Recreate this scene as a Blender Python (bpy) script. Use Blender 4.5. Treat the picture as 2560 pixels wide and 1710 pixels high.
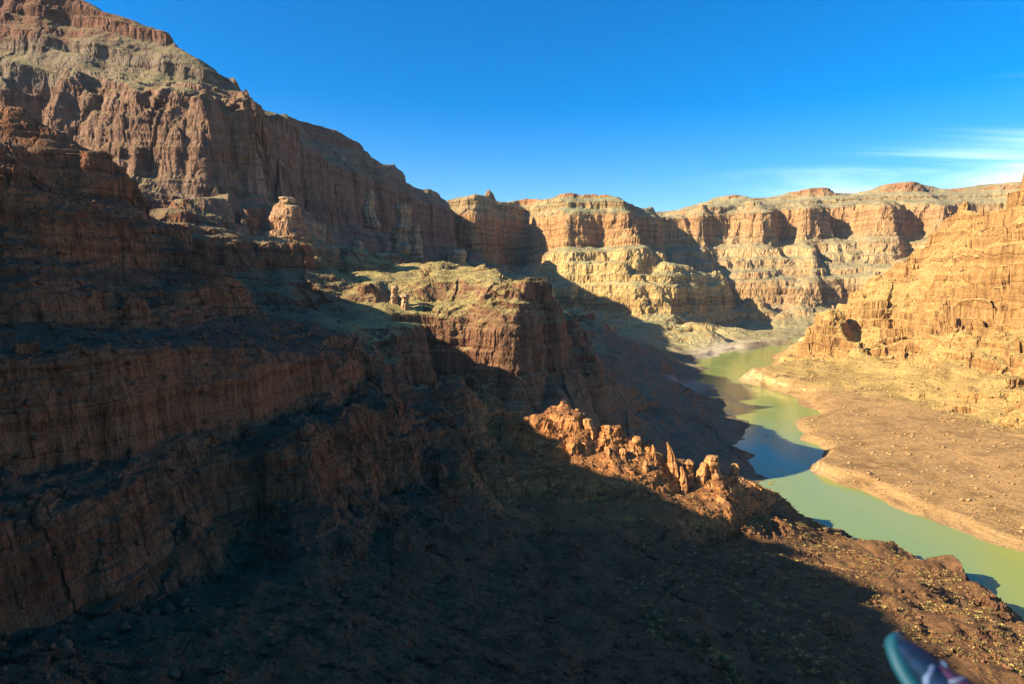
import bpy, bmesh, math, random, time
import numpy as np
from mathutils import Vector, Matrix

T0 = time.time()
C = bpy.context.scene.collection
for o in list(bpy.data.objects):
    bpy.data.objects.remove(o)

# ------------------------------------------------------------------ camera
CAM_Z = 250.0                      # metres above the river
F = 1600.0                         # focal length in pixels of the 2560 x 1710 photograph
PITCH = math.atan(165.0 / F)
scene = bpy.context.scene
cam_data = bpy.data.cameras.new('camera')
cam = bpy.data.objects.new('camera', cam_data)
C.objects.link(cam)
cam.location = (0, 0, CAM_Z)
cam.rotation_euler = (math.radians(90) - PITCH, 0, 0)
cam_data.sensor_fit = 'HORIZONTAL'
cam_data.sensor_width = 36.0
cam_data.lens = 36.0 * F / 2560.0
cam_data.clip_start = 0.05
cam_data.clip_end = 90000
cam_data.dof.use_dof = True
cam_data.dof.focus_distance = 1200.0
cam_data.dof.aperture_fstop = 2.6
scene.camera = cam

# ------------------------------------------------------------------ light
SUN = Vector((-0.958, -0.287, 0)).normalized()
SUN_EL = math.radians(29.0)
sun_dir = Vector((SUN.x * math.cos(SUN_EL), SUN.y * math.cos(SUN_EL), math.sin(SUN_EL)))
sl = bpy.data.lights.new('sun', 'SUN')
sl.energy = 5.0
sl.angle = math.radians(0.5)
sl.color = (1.0, 0.86, 0.66)
so = bpy.data.objects.new('sun', sl)
so.rotation_euler = sun_dir.to_track_quat('Z', 'Y').to_euler()
C.objects.link(so)

world = bpy.data.worlds.new('World')
scene.world = world
world.use_nodes = True
wt = world.node_tree
wt.nodes.clear()
def wn(t, **k):
    n = wt.nodes.new(t)
    for a, v in k.items():
        setattr(n, a, v)
    return n
w_out = wn('ShaderNodeOutputWorld')
w_bg = wn('ShaderNodeBackground')
w_bg.inputs['Strength'].default_value = 0.08
sky = wn('ShaderNodeTexSky', sky_type='NISHITA')
sky.sun_disc = False
sky.sun_elevation = SUN_EL
sky.sun_rotation = math.atan2(SUN.x, SUN.y)
sky.altitude = 1200
sky.air_density = 1.0
sky.dust_density = 1.6
sky.ozone_density = 3.0
hs = wn('ShaderNodeHueSaturation')
hs.inputs['Hue'].default_value = 0.505
hs.inputs['Saturation'].default_value = 1.52
hs.inputs['Value'].default_value = 1.0
wt.links.new(sky.outputs[0], hs.inputs['Color'])
# thin cirrus: streaked noise on a high flat layer, all round the sky
tc = wn('ShaderNodeTexCoord')
sep = wn('ShaderNodeSeparateXYZ')
wt.links.new(tc.outputs['Generated'], sep.inputs[0])
def wmath(op, a, b=None, c=None, clamp=False):
    n = wn('ShaderNodeMath', operation=op, use_clamp=clamp)
    for i, v in enumerate((a, b, c)):
        if v is None: continue
        if isinstance(v, (int, float)): n.inputs[i].default_value = v
        else: wt.links.new(v, n.inputs[i])
    return n.outputs[0]
zc = wmath('ADD', wmath('MAXIMUM', sep.outputs[2], 0.0), 0.10)
cx = wmath('DIVIDE', sep.outputs[0], zc)
cy = wmath('DIVIDE', sep.outputs[1], zc)
# streaks run from left-near to right-far
ca, sa = math.cos(math.radians(-8)), math.sin(math.radians(-8))
along = wmath('ADD', wmath('MULTIPLY', cx, ca), wmath('MULTIPLY', cy, sa))
across = wmath('SUBTRACT', wmath('MULTIPLY', cy, ca), wmath('MULTIPLY', cx, sa))
comb = wn('ShaderNodeCombineXYZ')
wt.links.new(wmath('MULTIPLY', along, 0.30), comb.inputs[0])
wt.links.new(wmath('MULTIPLY', across, 1.1), comb.inputs[1])
n1 = wn('ShaderNodeTexNoise'); n1.inputs['Scale'].default_value = 1.0
n1.inputs['Detail'].default_value = 7; n1.inputs['Roughness'].default_value = 0.55
n1.inputs['Distortion'].default_value = 0.6
wt.links.new(comb.outputs[0], n1.inputs['Vector'])
# broad cloud bank sits to the right (north-east) low over the rim
dirm = wmath('ADD', wmath('MULTIPLY', sep.outputs[0], 0.86), wmath('MULTIPLY', sep.outputs[1], 0.50))
east = wn('ShaderNodeMapRange', interpolation_type='SMOOTHSTEP')
wt.links.new(dirm, east.inputs[0])
east.inputs[1].default_value = 0.60; east.inputs[2].default_value = 0.98
low = wn('ShaderNodeMapRange', interpolation_type='SMOOTHSTEP')
wt.links.new(sep.outputs[2], low.inputs[0])
low.inputs[1].default_value = 0.29; low.inputs[2].default_value = 0.10
cover = wmath('MULTIPLY', east.outputs[0], low.outputs[0])
den = wmath('ADD', n1.outputs[0], wmath('MULTIPLY', cover, 0.36))
cm = wn('ShaderNodeMapRange', interpolation_type='SMOOTHSTEP')
wt.links.new(den, cm.inputs[0])
cm.inputs[1].default_value = 0.62; cm.inputs[2].default_value = 0.98
camt = wmath('MULTIPLY', cm.outputs[0], cover, clamp=True)
mixc = wn('ShaderNodeMixRGB')
mixc.inputs[2].default_value = (11.0, 12.5, 15.0, 1)
wt.links.new(camt, mixc.inputs[0])
wt.links.new(hs.outputs[0], mixc.inputs[1])
wt.links.new(mixc.outputs[0], w_bg.inputs['Color'])
wt.links.new(w_bg.outputs[0], w_out.inputs['Surface'])

scene.view_settings.view_transform = 'Standard'
scene.view_settings.look = 'None'
scene.view_settings.exposure = 1.45
scene.view_settings.gamma = 1.0
scene.view_settings.use_curve_mapping = False
scene.cycles.use_denoising = True
scene.cycles.max_bounces = 5
scene.cycles.diffuse_bounces = 3
scene.cycles.volume_bounces = 0

# ------------------------------------------------------------------ noise
rng = np.random.RandomState(7)
PERM = rng.permutation(256).astype(np.int32)
PERM = np.concatenate([PERM, PERM, PERM])
_a = rng.rand(256) * 2 * np.pi
G2 = np.stack([np.cos(_a), np.sin(_a)], 1).astype(np.float32)
_g = rng.normal(size=(256, 3)); _g /= np.linalg.norm(_g, axis=1)[:, None]
G3 = _g.astype(np.float32)
def fade(t): return t * t * t * (t * (t * 6 - 15) + 10)
def p2(x, y, seed=0):
    x = np.asarray(x, np.float32) + np.float32(seed * 17.31); y = np.asarray(y, np.float32) + np.float32(seed * 9.77)
    xi = np.floor(x); yi = np.floor(y)
    fx = x - xi; fy = y - yi
    xi = xi.astype(np.int32) & 255; yi = yi.astype(np.int32) & 255
    u = fade(fx); v = fade(fy)
    def g(ix, iy, dx, dy):
        h = PERM[PERM[ix & 255] + (iy & 255)]
        gg = G2[h]
        return gg[..., 0] * dx + gg[..., 1] * dy
    a = g(xi, yi, fx, fy); b = g(xi + 1, yi, fx - 1, fy)
    c = g(xi, yi + 1, fx, fy - 1); d = g(xi + 1, yi + 1, fx - 1, fy - 1)
    return 1.4 * ((a + u * (b - a)) * (1 - v) + (c + u * (d - c)) * v)
def p3(x, y, z, seed=0):
    s = np.float32(seed * 13.7)
    x = x + s; y = y - s; z = z + s * 0.5
    xi = np.floor(x); yi = np.floor(y); zi = np.floor(z)
    fx = (x - xi).astype(np.float32); fy = (y - yi).astype(np.float32); fz = (z - zi).astype(np.float32)
    xi = xi.astype(np.int32) & 255; yi = yi.astype(np.int32) & 255; zi = zi.astype(np.int32) & 255
    u = fade(fx); v = fade(fy); w = fade(fz)
    out = 0
    for dz in (0, 1):
        wz = w if dz else 1 - w
        for dy in (0, 1):
            wy = v if dy else 1 - v
            for dx in (0, 1):
                wx = u if dx else 1 - u
                h = PERM[PERM[PERM[(xi + dx) & 255] + ((yi + dy) & 255)] + ((zi + dz) & 255)]
                g = G3[h]
                out = out + wx * wy * wz * (g[..., 0] * (fx - dx) + g[..., 1] * (fy - dy) + g[..., 2] * (fz - dz))
    return 1.3 * out

def hash3(i, j, k, seed=0):
    h = PERM[PERM[PERM[(i + seed * 7) & 255] + (j & 255)] + (k & 255)]
    return h.astype(np.float32) / 255.0 - 0.5
def joints(x, y, z, L, seed):          # jointed blocks: upright slabs with their own set-back
    a = 0.5 + seed * 1.1
    xr = (x * math.cos(a) + y * math.sin(a)) / L; yr = (y * math.cos(a) - x * math.sin(a)) / L
    w = p2(x / (L * 1.6), y / (L * 1.6), seed + 31)
    i = np.floor(xr + .45 * w).astype(np.int32); j = np.floor(yr - .45 * w).astype(np.int32)
    if z is None:
        return hash3(i, j, j * 0 + 3, seed)
    k = np.floor(z / (L * 2.6) + .4 * w + hash3(i, j, j * 0, seed)).astype(np.int32)
    return hash3(i, j, k, seed)

# ------------------------------------------------------------------ survey: break lines of the canyon
cp, sp = math.cos(PITCH), math.sin(PITCH)
def ray(u, v):
    a = (u - 1280.0) / F; b = -(v - 855.0) / F
    return a, cp + b * sp, -sp + b * cp
def PD(u, v, d):                    # point at plan distance d north of the viewpoint
    a, y, z = ray(u, v)
    return (a / y * d, d, CAM_Z + z / y * d)
def PZ(u, v, h):                    # point at height h
    a, y, z = ray(u, v)
    t = (h - CAM_Z) / z
    return (a * t, y * t, h)

(CLIFF, RIM, RIDGE, BUTTE, HEAD, PINN, SLOPE, BAR, RHILL, MESA, FOOT, FARW, BANK, BLOCK, BED, SAND) = range(16)
LINES = []
def D(lab, pts): LINES.append((lab, [PD(*p) for p in pts]))
def H(lab, h, pts): LINES.append((lab, [PZ(u, v, h) for u, v in pts]))
def W(lab, pts): LINES.append((lab, pts))

# river channel ---------------------------------------------------
LB = [(2700, 1700), (2560, 1545), (2480, 1490), (2400, 1430), (2250, 1395), (2100, 1345), (1985, 1285), (1925, 1230), (1870, 1185), (1885, 1118),
      (1868, 1068), (1832, 1036), (1790, 1002), (1778, 975), (1792, 958), (1765, 935), (1752, 918), (1762, 903), (1790, 884), (1840, 868), (1960, 853), (2015, 849)]
RB = [(2900, 1462), (2700, 1405), (2560, 1362), (2430, 1325), (2300, 1290), (2200, 1258), (2120, 1225), (2075, 1190), (2050, 1150), (2042, 1128), (2012, 1102),
      (2008, 1080), (2022, 1050), (2038, 1022), (2028, 1005), (1985, 985), (1930, 968), (1880, 956), (1864, 946), (1885, 928), (1930, 897), (1990, 872), (2032, 856)]
H(BANK, -0.8, LB)
H(BAR, 0.3, RB)
HID = [(1330, 2760, 0.3), (1600, 2800, 0.3), (2100, 2700, 0.3), (2800, 2500, .3), (4500, 2300, .3)]
W(FARW, [PZ(2015, 849, .3), (1400, 2900, .3), (1650, 2960, .3), (2150, 2850, .3), (2800, 2650, .3), (4500, 2450, .3)])
W(RHILL, [PZ(2032, 856, .3), (1450, 2640, .3), (1700, 2650, .3), (2100, 2520, .3), (2800, 2350, .3), (4500, 2150, .3)])
H(BED, -9, [(2800, 1570), (2560, 1450), (2350, 1360), (2150, 1290), (2020, 1215), (1965, 1150), (1950, 1090), (1930, 1040), (1900, 1000), (1850, 968), (1815, 945), (1820, 915), (1850, 890), (1930, 872), (2010, 856)])
W(BED, [(1400, 2760, -8), (1650, 2800, -8), (2100, 2700, -8), (2800, 2500, -8), (4500, 2300, -8)])
# right gravel bar -------------------------------------------------
H(BAR, 13, [(2800, 1390), (2560, 1322), (2430, 1285), (2300, 1246), (2200, 1212), (2130, 1182), (2085, 1150), (2062, 1112)])
H(BAR, 5.5, [(2700, 1393), (2560, 1350), (2430, 1313), (2300, 1278), (2200, 1247), (2125, 1214), (2078, 1182)])
H(BAR, 6.5, [(2700, 1378), (2560, 1336), (2430, 1299), (2300, 1262), (2200, 1230), (2128, 1198)])
H(BAR, 9, [(2062, 1112), (2030, 1092), (2022, 1072), (2034, 1048), (2046, 1018), (2034, 996), (1988, 975), (1935, 955)])
H(BAR, 14, [(2800, 1270), (2560, 1240), (2400, 1190), (2250, 1130), (2150, 1070), (2090, 1010)])
H(BAR, 19, [(2800, 1130), (2560, 1100), (2420, 1060), (2250, 1015), (2100, 985)])
# right hillside ---------------------------------------------------
H(RHILL, 24, [(2700, 1100), (2560, 1068), (2400, 1030), (2250, 990), (2100, 968), (1960, 942), (1895, 934)])
H(RHILL, 36, [(2700, 1075), (2560, 1035), (2400, 995), (2250, 955), (2120, 915), (2050, 900), (1950, 915), (1905, 925)])
H(RHILL, 30, [(2000, 882), (1960, 895), (1925, 905)])
H(RHILL, 60, [(2700, 1000), (2560, 965), (2400, 930), (2250, 895), (2150, 870), (2080, 852)])
H(RHILL, 105, [(2700, 900), (2560, 880), (2400, 850), (2250, 828), (2120, 828), (2075, 822)])
D(RHILL, [(2700, 800, 1200), (2560, 800, 1285), (2400, 775, 1515), (2250, 760, 1730), (2120, 765, 1770), (2072, 775, 1800)])
D(RHILL, [(2700, 680, 1260), (2560, 690, 1360), (2400, 680, 1600), (2280, 690, 1790), (2180, 715, 1880), (2110, 745, 1930)])
D(RHILL, [(2750, 560, 1320), (2560, 570, 1450), (2450, 585, 1620), (2330, 630, 1830), (2220, 680, 1970), (2150, 707, 2040)])
D(RHILL, [(2800, 330, 1400), (2650, 400, 1480), (2560, 450, 1560), (2480, 495, 1690), (2420, 520, 1790), (2350, 572, 1910), (2260, 632, 2020), (2160, 695, 2120), (2085, 742, 2080)])
W(RHILL, [(2200, 1500, 540), (1900, 1750, 330), (1500, 2250, 120), (1300, 2420, 40)])
W(RHILL, [(1150, 800, 300), (1000, 500, 250), (900, 0, 200), (1300, 0, 400), (2500, 0, 600)])
W(RHILL, [(700, 200, 15), (760, -400, 15)])
W(BAR, [(450, 200, 12), (470, -400, 12)])
W(BED, [(340, 420, -8), (380, 200, -8), (400, -400, -8)])
# far right wall ---------------------------------------------------
D(FARW, [(1655, 548, 4150), (1700, 524, 4100), (1755, 512, 4050), (1790, 492, 4050), (1850, 482, 4000), (1895, 494, 3990), (1905, 504, 3985), (1940, 494, 3970), (1985, 474, 3950), (2000, 468, 3940), (2058, 468, 3920), (2074, 486, 3910),
         (2180, 478, 3890), (2235, 462, 3880), (2280, 450, 3870), (2322, 460, 3850), (2345, 473, 3840), (2450, 466, 3800), (2500, 458, 3760), (2700, 430, 3600), (3200, 400, 3000)])
def U(lab, h, pts): LINES.append((lab, [((u - 1280.0) / F * d_ * (cp * cp + sp * sp) / cp * cp, d_, h) for u, d_ in pts]))
U(FARW, 635, [(1680, 3760), (1730, 3660), (1765, 3580), (1790, 3760), (1840, 3790), (1868, 3640), (1935, 3600), (1950, 3760), (1985, 3740), (2008, 3480), (2035, 3760), (2120, 3740), (2150, 3640), (2222, 3430), (2245, 3640), (2275, 3560), (2332, 3360), (2348, 3640), (2440, 3600), (2700, 3250)])
U(FARW, 468, [(1670, 3620), (1730, 3540), (1770, 3470), (1795, 3640), (1840, 3660), (1872, 3540), (1935, 3500), (1955, 3640), (1985, 3600), (2012, 3340), (2040, 3620), (2120, 3600), (2150, 3500), (2226, 3300), (2250, 3500), (2280, 3420), (2336, 3240), (2355, 3500), (2440, 3460), (2700, 3100)])
U(FARW, 345, [(1720, 3360), (1760, 3330), (1800, 3440), (1870, 3380), (1930, 3330), (1960, 3430), (2010, 3200), (2050, 3400), (2120, 3360), (2200, 3220), (2250, 3300), (2320, 3100), (2400, 3100)])
D(FARW, [(1720, 700, 3300), (1790, 690, 3180), (1830, 705, 3280), (1900, 690, 3160), (1960, 700, 3220), (2030, 680, 3080), (2080, 690, 3180), (2200, 675, 3060), (2400, 660, 2950)])
D(FARW, [(1760, 735, 3220), (1850, 748, 3120), (1960, 740, 3080), (2080, 735, 3040), (2200, 740, 3000)])
D(FARW, [(1850, 782, 3040), (1950, 800, 2960), (2060, 800, 2930)])
# centre mesa ------------------------------------------------------
D(MESA, [(1138, 514, 3250), (1165, 484, 3080), (1200, 484, 3040), (1215, 487, 3080), (1262, 506, 3450), (1300, 493, 3600), (1350, 498, 3300), (1405, 486, 3150), (1450, 480, 3110), (1505, 470, 3070), (1532, 474, 3060), (1547, 500, 3080), (1590, 518, 3400), (1628, 533, 3700), (1655, 548, 3900)])
D(MESA, [(1150, 545, 3080), (1170, 548, 3010), (1200, 550, 2980), (1218, 554, 3020), (1262, 570, 3380), (1305, 556, 3480), (1345, 545, 3160), (1420, 540, 3020), (1500, 535, 2975), (1545, 538, 2955), (1590, 560, 3200), (1650, 590, 3600)])
D(MESA, [(1395, 622, 2980), (1440, 625, 2920), (1510, 620, 2880), (1580, 615, 2850), (1640, 640, 3080), (1720, 655, 3350)])
D(MESA, [(1150, 690, 2950), (1200, 690, 2880), (1220, 695, 2920), (1265, 700, 3230), (1310, 690, 3300), (1375, 670, 3030)])
# lower tier ------------------------------------------------------
D(FOOT, [(1415, 642, 2850), (1500, 622, 2830), (1580, 614, 2790), (1592, 630, 2800)])
D(FOOT, [(1592, 690, 2760), (1640, 668, 2720), (1700, 664, 2720), (1790, 672, 2900), (1850, 710, 3000), (1900, 758, 3050)])
D(FOOT, [(1400, 700, 2780), (1500, 702, 2720), (1590, 695, 2690), (1690, 690, 2600)])
D(FOOT, [(1440, 790, 2560), (1520, 800, 2520), (1600, 790, 2480), (1690, 772, 2440), (1740, 785, 2600), (1800, 800, 2750), (1850, 810, 2850), (1930, 822, 2930)])
D(FOOT, [(1490, 735, 2650), (1600, 722, 2590), (1690, 716, 2560)])
H(FOOT, 20, [(1990, 845), (1900, 848), (1800, 862), (1730, 885)])
D(FOOT, [(1480, 840, 2150), (1600, 845, 2200), (1700, 850, 2260)])
# left rim ---------------------------------------------------------
D(RIM, [(-900, -250, 1900), (-500, -180, 1500), (-150, -90, 1200), (100, -25, 1130), (200, 0, 1115), (300, 24, 1100), (400, 58, 1095), (440, 90, 1092), (462, 116, 1075), (525, 165, 1058), (590, 202, 1042), (625, 237, 1030), (660, 263, 1022), (698, 291, 1018), (708, 287, 1780),
        (760, 312, 1950), (840, 323, 1985), (880, 338, 2000), (912, 354, 2010), (948, 370, 2040), (964, 394, 2060), (975, 406, 2250), (1012, 422, 2350), (1026, 446, 2400), (1062, 466, 2550), (1108, 480, 2700), (1130, 505, 2850), (1138, 512, 3000)])
D(RIM, [(-900, 0, 1800), (-300, 100, 1200), (0, 160, 1060), (200, 187, 1010), (430, 216, 950), (548, 240, 905), (640, 296, 985), (694, 330, 992), (750, 372, 1480), (850, 410, 1750), (930, 440, 1950), (1000, 470, 2200)])
D(RIM, [(-900, 300, 1600), (-300, 340, 1050), (100, 410, 915), (330, 445, 870), (470, 462, 850), (560, 476, 838), (620, 490, 920), (680, 520, 985), (760, 560, 1330), (850, 600, 1650), (950, 640, 1900), (1040, 680, 2200), (1120, 700, 2600)])
W(RIM, [(-440, 1180, 455), (-480, 1260, 450), (-530, 1380, 470), (-580, 1520, 520)])  # hidden dip behind the rim, shaped to let sun through to the river
D(RIM, [(310, 462, 800), (450, 480, 800), (560, 500, 805), (660, 518, 880), (700, 532, 970)])


# plateau behind the rims
W(RIM, [(-2500, 800, 720), (-2200, 1600, 730), (-1600, 2400, 730), (-1000, 3300, 700), (-600, 4200, 690), (0, 4800, 680), (700, 5400, 690)])
W(RIM, [(-9000, 0, 740), (-9000, 9000, 760), (0, 14000, 740), (9000, 14000, 800), (12000, 6000, 820), (6000, 3900, 800), (12000, -2000, 780)])
W(MESA, [(0, 4000, 640), (500, 4000, 650), (760, 3900, 600)])
W(FARW, [(900, 4700, 700), (1600, 4500, 760), (2400, 4300, 790), (3600, 3900, 790)])
W(FARW, [(900, 3900, 520), (800, 3600, 400), (780, 3400, 330)])
# left mid ridge, butte, headland ------------------------------------
D(RIDGE, [(330, 540, 700), (400, 526, 690), (450, 521, 690), (500, 530, 695), (560, 562, 705), (600, 585, 715), (650, 600, 740), (720, 612, 780), (790, 622, 860), (835, 626, 930)])
D(RIDGE, [(470, 600, 668), (560, 655, 668), (650, 695, 676), (760, 715, 705), (850, 720, 760), (890, 745, 770)])
D(RIDGE, [(540, 700, 610), (640, 735, 606), (760, 750, 640), (870, 765, 690)])
D(RIDGE, [(560, 760, 560), (640, 780, 570), (760, 790, 600), (880, 790, 650)])
D(RIDGE, [(300, 560, 760), (420, 560, 790), (560, 580, 820), (640, 600, 860)])
D(BUTTE, [(692, 512, 870), (712, 494, 870), (728, 512, 874)])
D(BUTTE, [(676, 546, 860), (712, 548, 845), (748, 550, 860)])
D(BUTTE, [(668, 575, 850), (720, 570, 830), (780, 572, 850), (800, 580, 880)])
D(BUTTE, [(640, 600, 800), (720, 606, 800), (800, 612, 850), (850, 620, 930)])
D(BUTTE, [(650, 560, 930), (720, 560, 940), (790, 570, 960)])
D(BUTTE, [(640, 560, 1000), (780, 600, 1060), (900, 650, 1150)])
D(HEAD, [(835, 626, 900), (880, 628, 905), (920, 626, 920), (980, 650, 940), (1040, 660, 945), (1080, 655, 950), (1130, 646, 950), (1190, 652, 905), (1230, 680, 840), (1265, 702, 765), (1300, 709, 716), (1350, 733, 750), (1400, 756, 790), (1450, 796, 830)])
D(HEAD, [(900, 700, 790), (920, 735, 735), (985, 772, 700), (1060, 778, 705), (1110, 765, 702), (1190, 762, 702), (1240, 735, 704), (1270, 722, 706), (1300, 711, 712)])
D(HEAD, [(905, 720, 765), (880, 690, 805), (850, 660, 850)])
D(HEAD, [(1270, 732, 702), (1330, 742, 727), (1400, 766, 762), (1450, 804, 790), (1475, 850, 806)])
D(HEAD, [(1000, 905, 672), (1065, 925, 682), (1200, 955, 676), (1300, 950, 680), (1400, 940, 728), (1480, 925, 784), (1540, 900, 880)])
D(HEAD, [(870, 832, 600), (960, 802, 630), (1020, 800, 640), (1045, 830, 640)])
D(HEAD, [(960, 950, 560), (1050, 960, 600), (1085, 960, 620)])
D(HEAD, [(1030, 690, 1200), (1150, 720, 1250), (1300, 765, 1250), (1420, 800, 1300), (1500, 860, 1300)])
D(HEAD, [(1350, 730, 1900), (1450, 780, 1900), (1550, 840, 1850)])
D(HEAD, [(870, 832, 600), (960, 802, 630), (1020, 800, 640), (1045, 830, 640)])
D(HEAD, [(960, 950, 560), (1050, 960, 600), (1085, 960, 620)])
H(SAND, 5, [(1768, 893), (1800, 876), (1850, 861), (1960, 847)])
H(SAND, 6, [(1745, 893), (1800, 868), (1860, 855), (1930, 848)])
H(FOOT, 9, [(1700, 876), (1740, 866), (1790, 860), (1860, 850), (1960, 842)])
H(SAND, 5, [(1760, 975), (1758, 960), (1735, 950)])
H(SAND, 6, [(1710, 985), (1700, 968), (1720, 955)])
H(SAND, 5, [(1732, 912), (1745, 903)])
# talus down to the river on the left bank ---------------------------
D(BANK, [(1180, 1000, 640), (1300, 1000, 660), (1400, 990, 695), (1500, 975, 770), (1580, 950, 1100), (1600, 905, 1400)])
D(BANK, [(1480, 1040, 820), (1620, 1030, 950), (1700, 1010, 1080), (1690, 960, 1250), (1650, 920, 1450)])
H(BANK, 8, [(1840, 1120), (1800, 1050), (1750, 1005), (1745, 975), (1700, 930), (1700, 905), (1740, 885)])
W(BANK, [(100, 760, 45), (200, 740, 25), (300, 720, 6)])
# pinnacle ridge ---------------------------------------------------------
D(PINN, [(1180, 1048, 570), (1240, 1052, 562), (1290, 1046, 556), (1340, 1050, 550), (1400, 1034, 545), (1470, 1040, 540), (1500, 1060, 538), (1550, 1085, 535), (1590, 1112, 532), (1640, 1145, 530), (1680, 1160, 530), (1720, 1180, 530), (1755, 1165, 531), (1800, 1168, 534), (1835, 1178, 540), (1870, 1200, 556), (1930, 1238, 610)])
D(PINN, [(1230, 1120, 542), (1300, 1110, 538), (1400, 1115, 526), (1500, 1155, 514), (1600, 1215, 505), (1700, 1240, 503), (1800, 1235, 508), (1860, 1235, 532)])
D(PINN, [(1230, 1270, 470), (1330, 1270, 472), (1450, 1275, 470), (1600, 1300, 465), (1750, 1300, 468), (1860, 1285, 505), (1960, 1290, 575)])
D(PINN, [(1150, 1045, 640), (1290, 1060, 640), (1450, 1075, 650), (1600, 1130, 650), (1750, 1190, 660), (1850, 1210, 670)])
# blocks on the near left -----------------------------------------------
D(BLOCK, [(740, 1080, 326), (850, 1060, 380), (940, 1035, 430), (990, 1018, 440)])
D(BLOCK, [(660, 1272, 312), (790, 1238, 322), (930, 1226, 386), (1060, 1200, 412)])
D(BLOCK, [(1020, 985, 540), (1090, 960, 560), (1140, 975, 562), (1185, 1010, 552)])
D(BLOCK, [(1050, 1130, 450), (1120, 1110, 480), (1195, 1075, 490)])
D(BLOCK, [(990, 1018, 445), (1020, 1080, 430), (1065, 1170, 412)])
# near left cliff -------------------------------------------------------
D(CLIFF, [(-150, 190, 516), (0, 252, 520), (60, 285, 520), (130, 325, 520), (200, 360, 520), (240, 386, 520), (275, 422, 520), (300, 472, 517), (330, 522, 512), (385, 556, 507), (450, 640, 502), (520, 710, 497), (570, 770, 492), (595, 800, 490)])
D(CLIFF, [(-300, 320, 450), (0, 346, 486), (120, 416, 490), (250, 473, 502)])
D(CLIFF, [(-300, 400, 370), (0, 432, 405), (120, 480, 430), (250, 545, 464), (340, 600, 480)])
D(CLIFF, [(-200, 570, 360), (0, 592, 388), (150, 632, 404), (300, 690, 440), (420, 735, 464)])
D(CLIFF, [(-300, 620, 300), (0, 642, 332), (150, 682, 346), (300, 732, 374), (420, 768, 410), (520, 792, 442)])
D(CLIFF, [(-500, 700, 240), (-200, 790, 285), (0, 818, 312), (180, 812, 332), (400, 818, 372), (560, 828, 415), (700, 850, 452), (860, 840, 560)])
D(CLIFF, [(-500, 820, 190), (-200, 890, 226), (0, 882, 250), (200, 870, 275), (400, 866, 307), (560, 872, 347), (720, 892, 398), (850, 902, 462), (960, 905, 535)])
D(CLIFF, [(-500, 1080, 170), (-200, 1150, 208), (0, 1150, 237), (150, 1140, 255), (300, 1120, 274), (480, 1090, 311), (620, 1065, 346), (740, 1035, 390), (850, 1000, 440), (950, 960, 520)])
D(CLIFF, [(-500, 1250, 140), (-200, 1320, 170), (0, 1312, 198), (150, 1282, 217), (300, 1240, 242), (450, 1185, 280), (620, 1112, 326), (690, 1094, 320), (735, 1085, 322)])
D(CLIFF, [(-500, 1500, 125), (-200, 1600, 152), (0, 1612, 183), (200, 1562, 207), (420, 1492, 244), (550, 1442, 274), (660, 1402, 290)])
D(CLIFF, [(440, 560, 520), (520, 640, 500), (600, 720, 500), (640, 780, 500)])
# left and behind: the wall goes on unseen, heights shaped for sun and shade
W(CLIFF, [(-416, 505, 384), (-412, 460, 356), (-408, 421, 340), (-404, 379, 354), (-401, 346, 376), (-400, 300, 398), (-400, 260, 411), (-398, 170, 419), (-390, 60, 420), (-385, -60, 418), (-390, -250, 400), (-400, -600, 400)])
W(CLIFF, [(-560, 480, 350), (-560, 400, 335), (-560, 264, 370), (-580, 0, 400), (-600, -500, 410)])
W(RIM, [(-850, 560, 390), (-850, 400, 390), (-900, 200, 400), (-950, -200, 420), (-1000, -700, 450)])
W(RIM, [(-1250, 900, 400), (-1300, 500, 480), (-1500, 0, 600), (-1600, -700, 650)])
W(RIM, [(-2000, 600, 690), (-2200, 0, 700), (-2300, -700, 720)])
# slope under the viewpoint ------------------------------------------------
D(SLOPE, [(1060, 1350, 345), (1250, 1400, 350), (1400, 1400, 365), (1600, 1390, 400), (1800, 1370, 450), (1950, 1340, 520)])
D(SLOPE, [(-200, 1760, 115), (300, 1700, 150), (600, 1600, 190), (800, 1500, 235), (1000, 1440, 290), (1280, 1500, 290), (1500, 1500, 310), (1700, 1450, 360), (1900, 1400, 420)])
D(SLOPE, [(0, 1900, 95), (700, 1720, 165), (1000, 1650, 195), (1280, 1620, 225), (1500, 1620, 240), (1700, 1580, 275), (1900, 1520, 330), (2100, 1450, 400), (2200, 1430, 440)])
D(SLOPE, [(1985, 1282, 640), (2100, 1328, 585), (2200, 1362, 550), (2280, 1388, 525), (2350, 1402, 505), (2420, 1418, 485), (2455, 1450, 460), (2480, 1480, 435), (2530, 1512, 415), (2580, 1530, 400), (2750, 1640, 340)])
D(SLOPE, [(2200, 1560, 335), (2400, 1600, 320), (2560, 1640, 310), (2750, 1720, 280)])
D(SLOPE, [(1900, 1720, 240), (2200, 1720, 265), (2560, 1760, 270)])
W(SLOPE, [(-160, 60, 178), (-60, 90, 160), (20, 130, 145), (110, 150, 120), (200, 160, 85), (280, 160, 40)])
W(SLOPE, [(-150, -200, 180), (0, -200, 145), (130, -200, 110), (260, -200, 50), (330, -200, 1)])
W(SLOPE, [(300, 250, 1), (330, 100, 1)])

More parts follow.
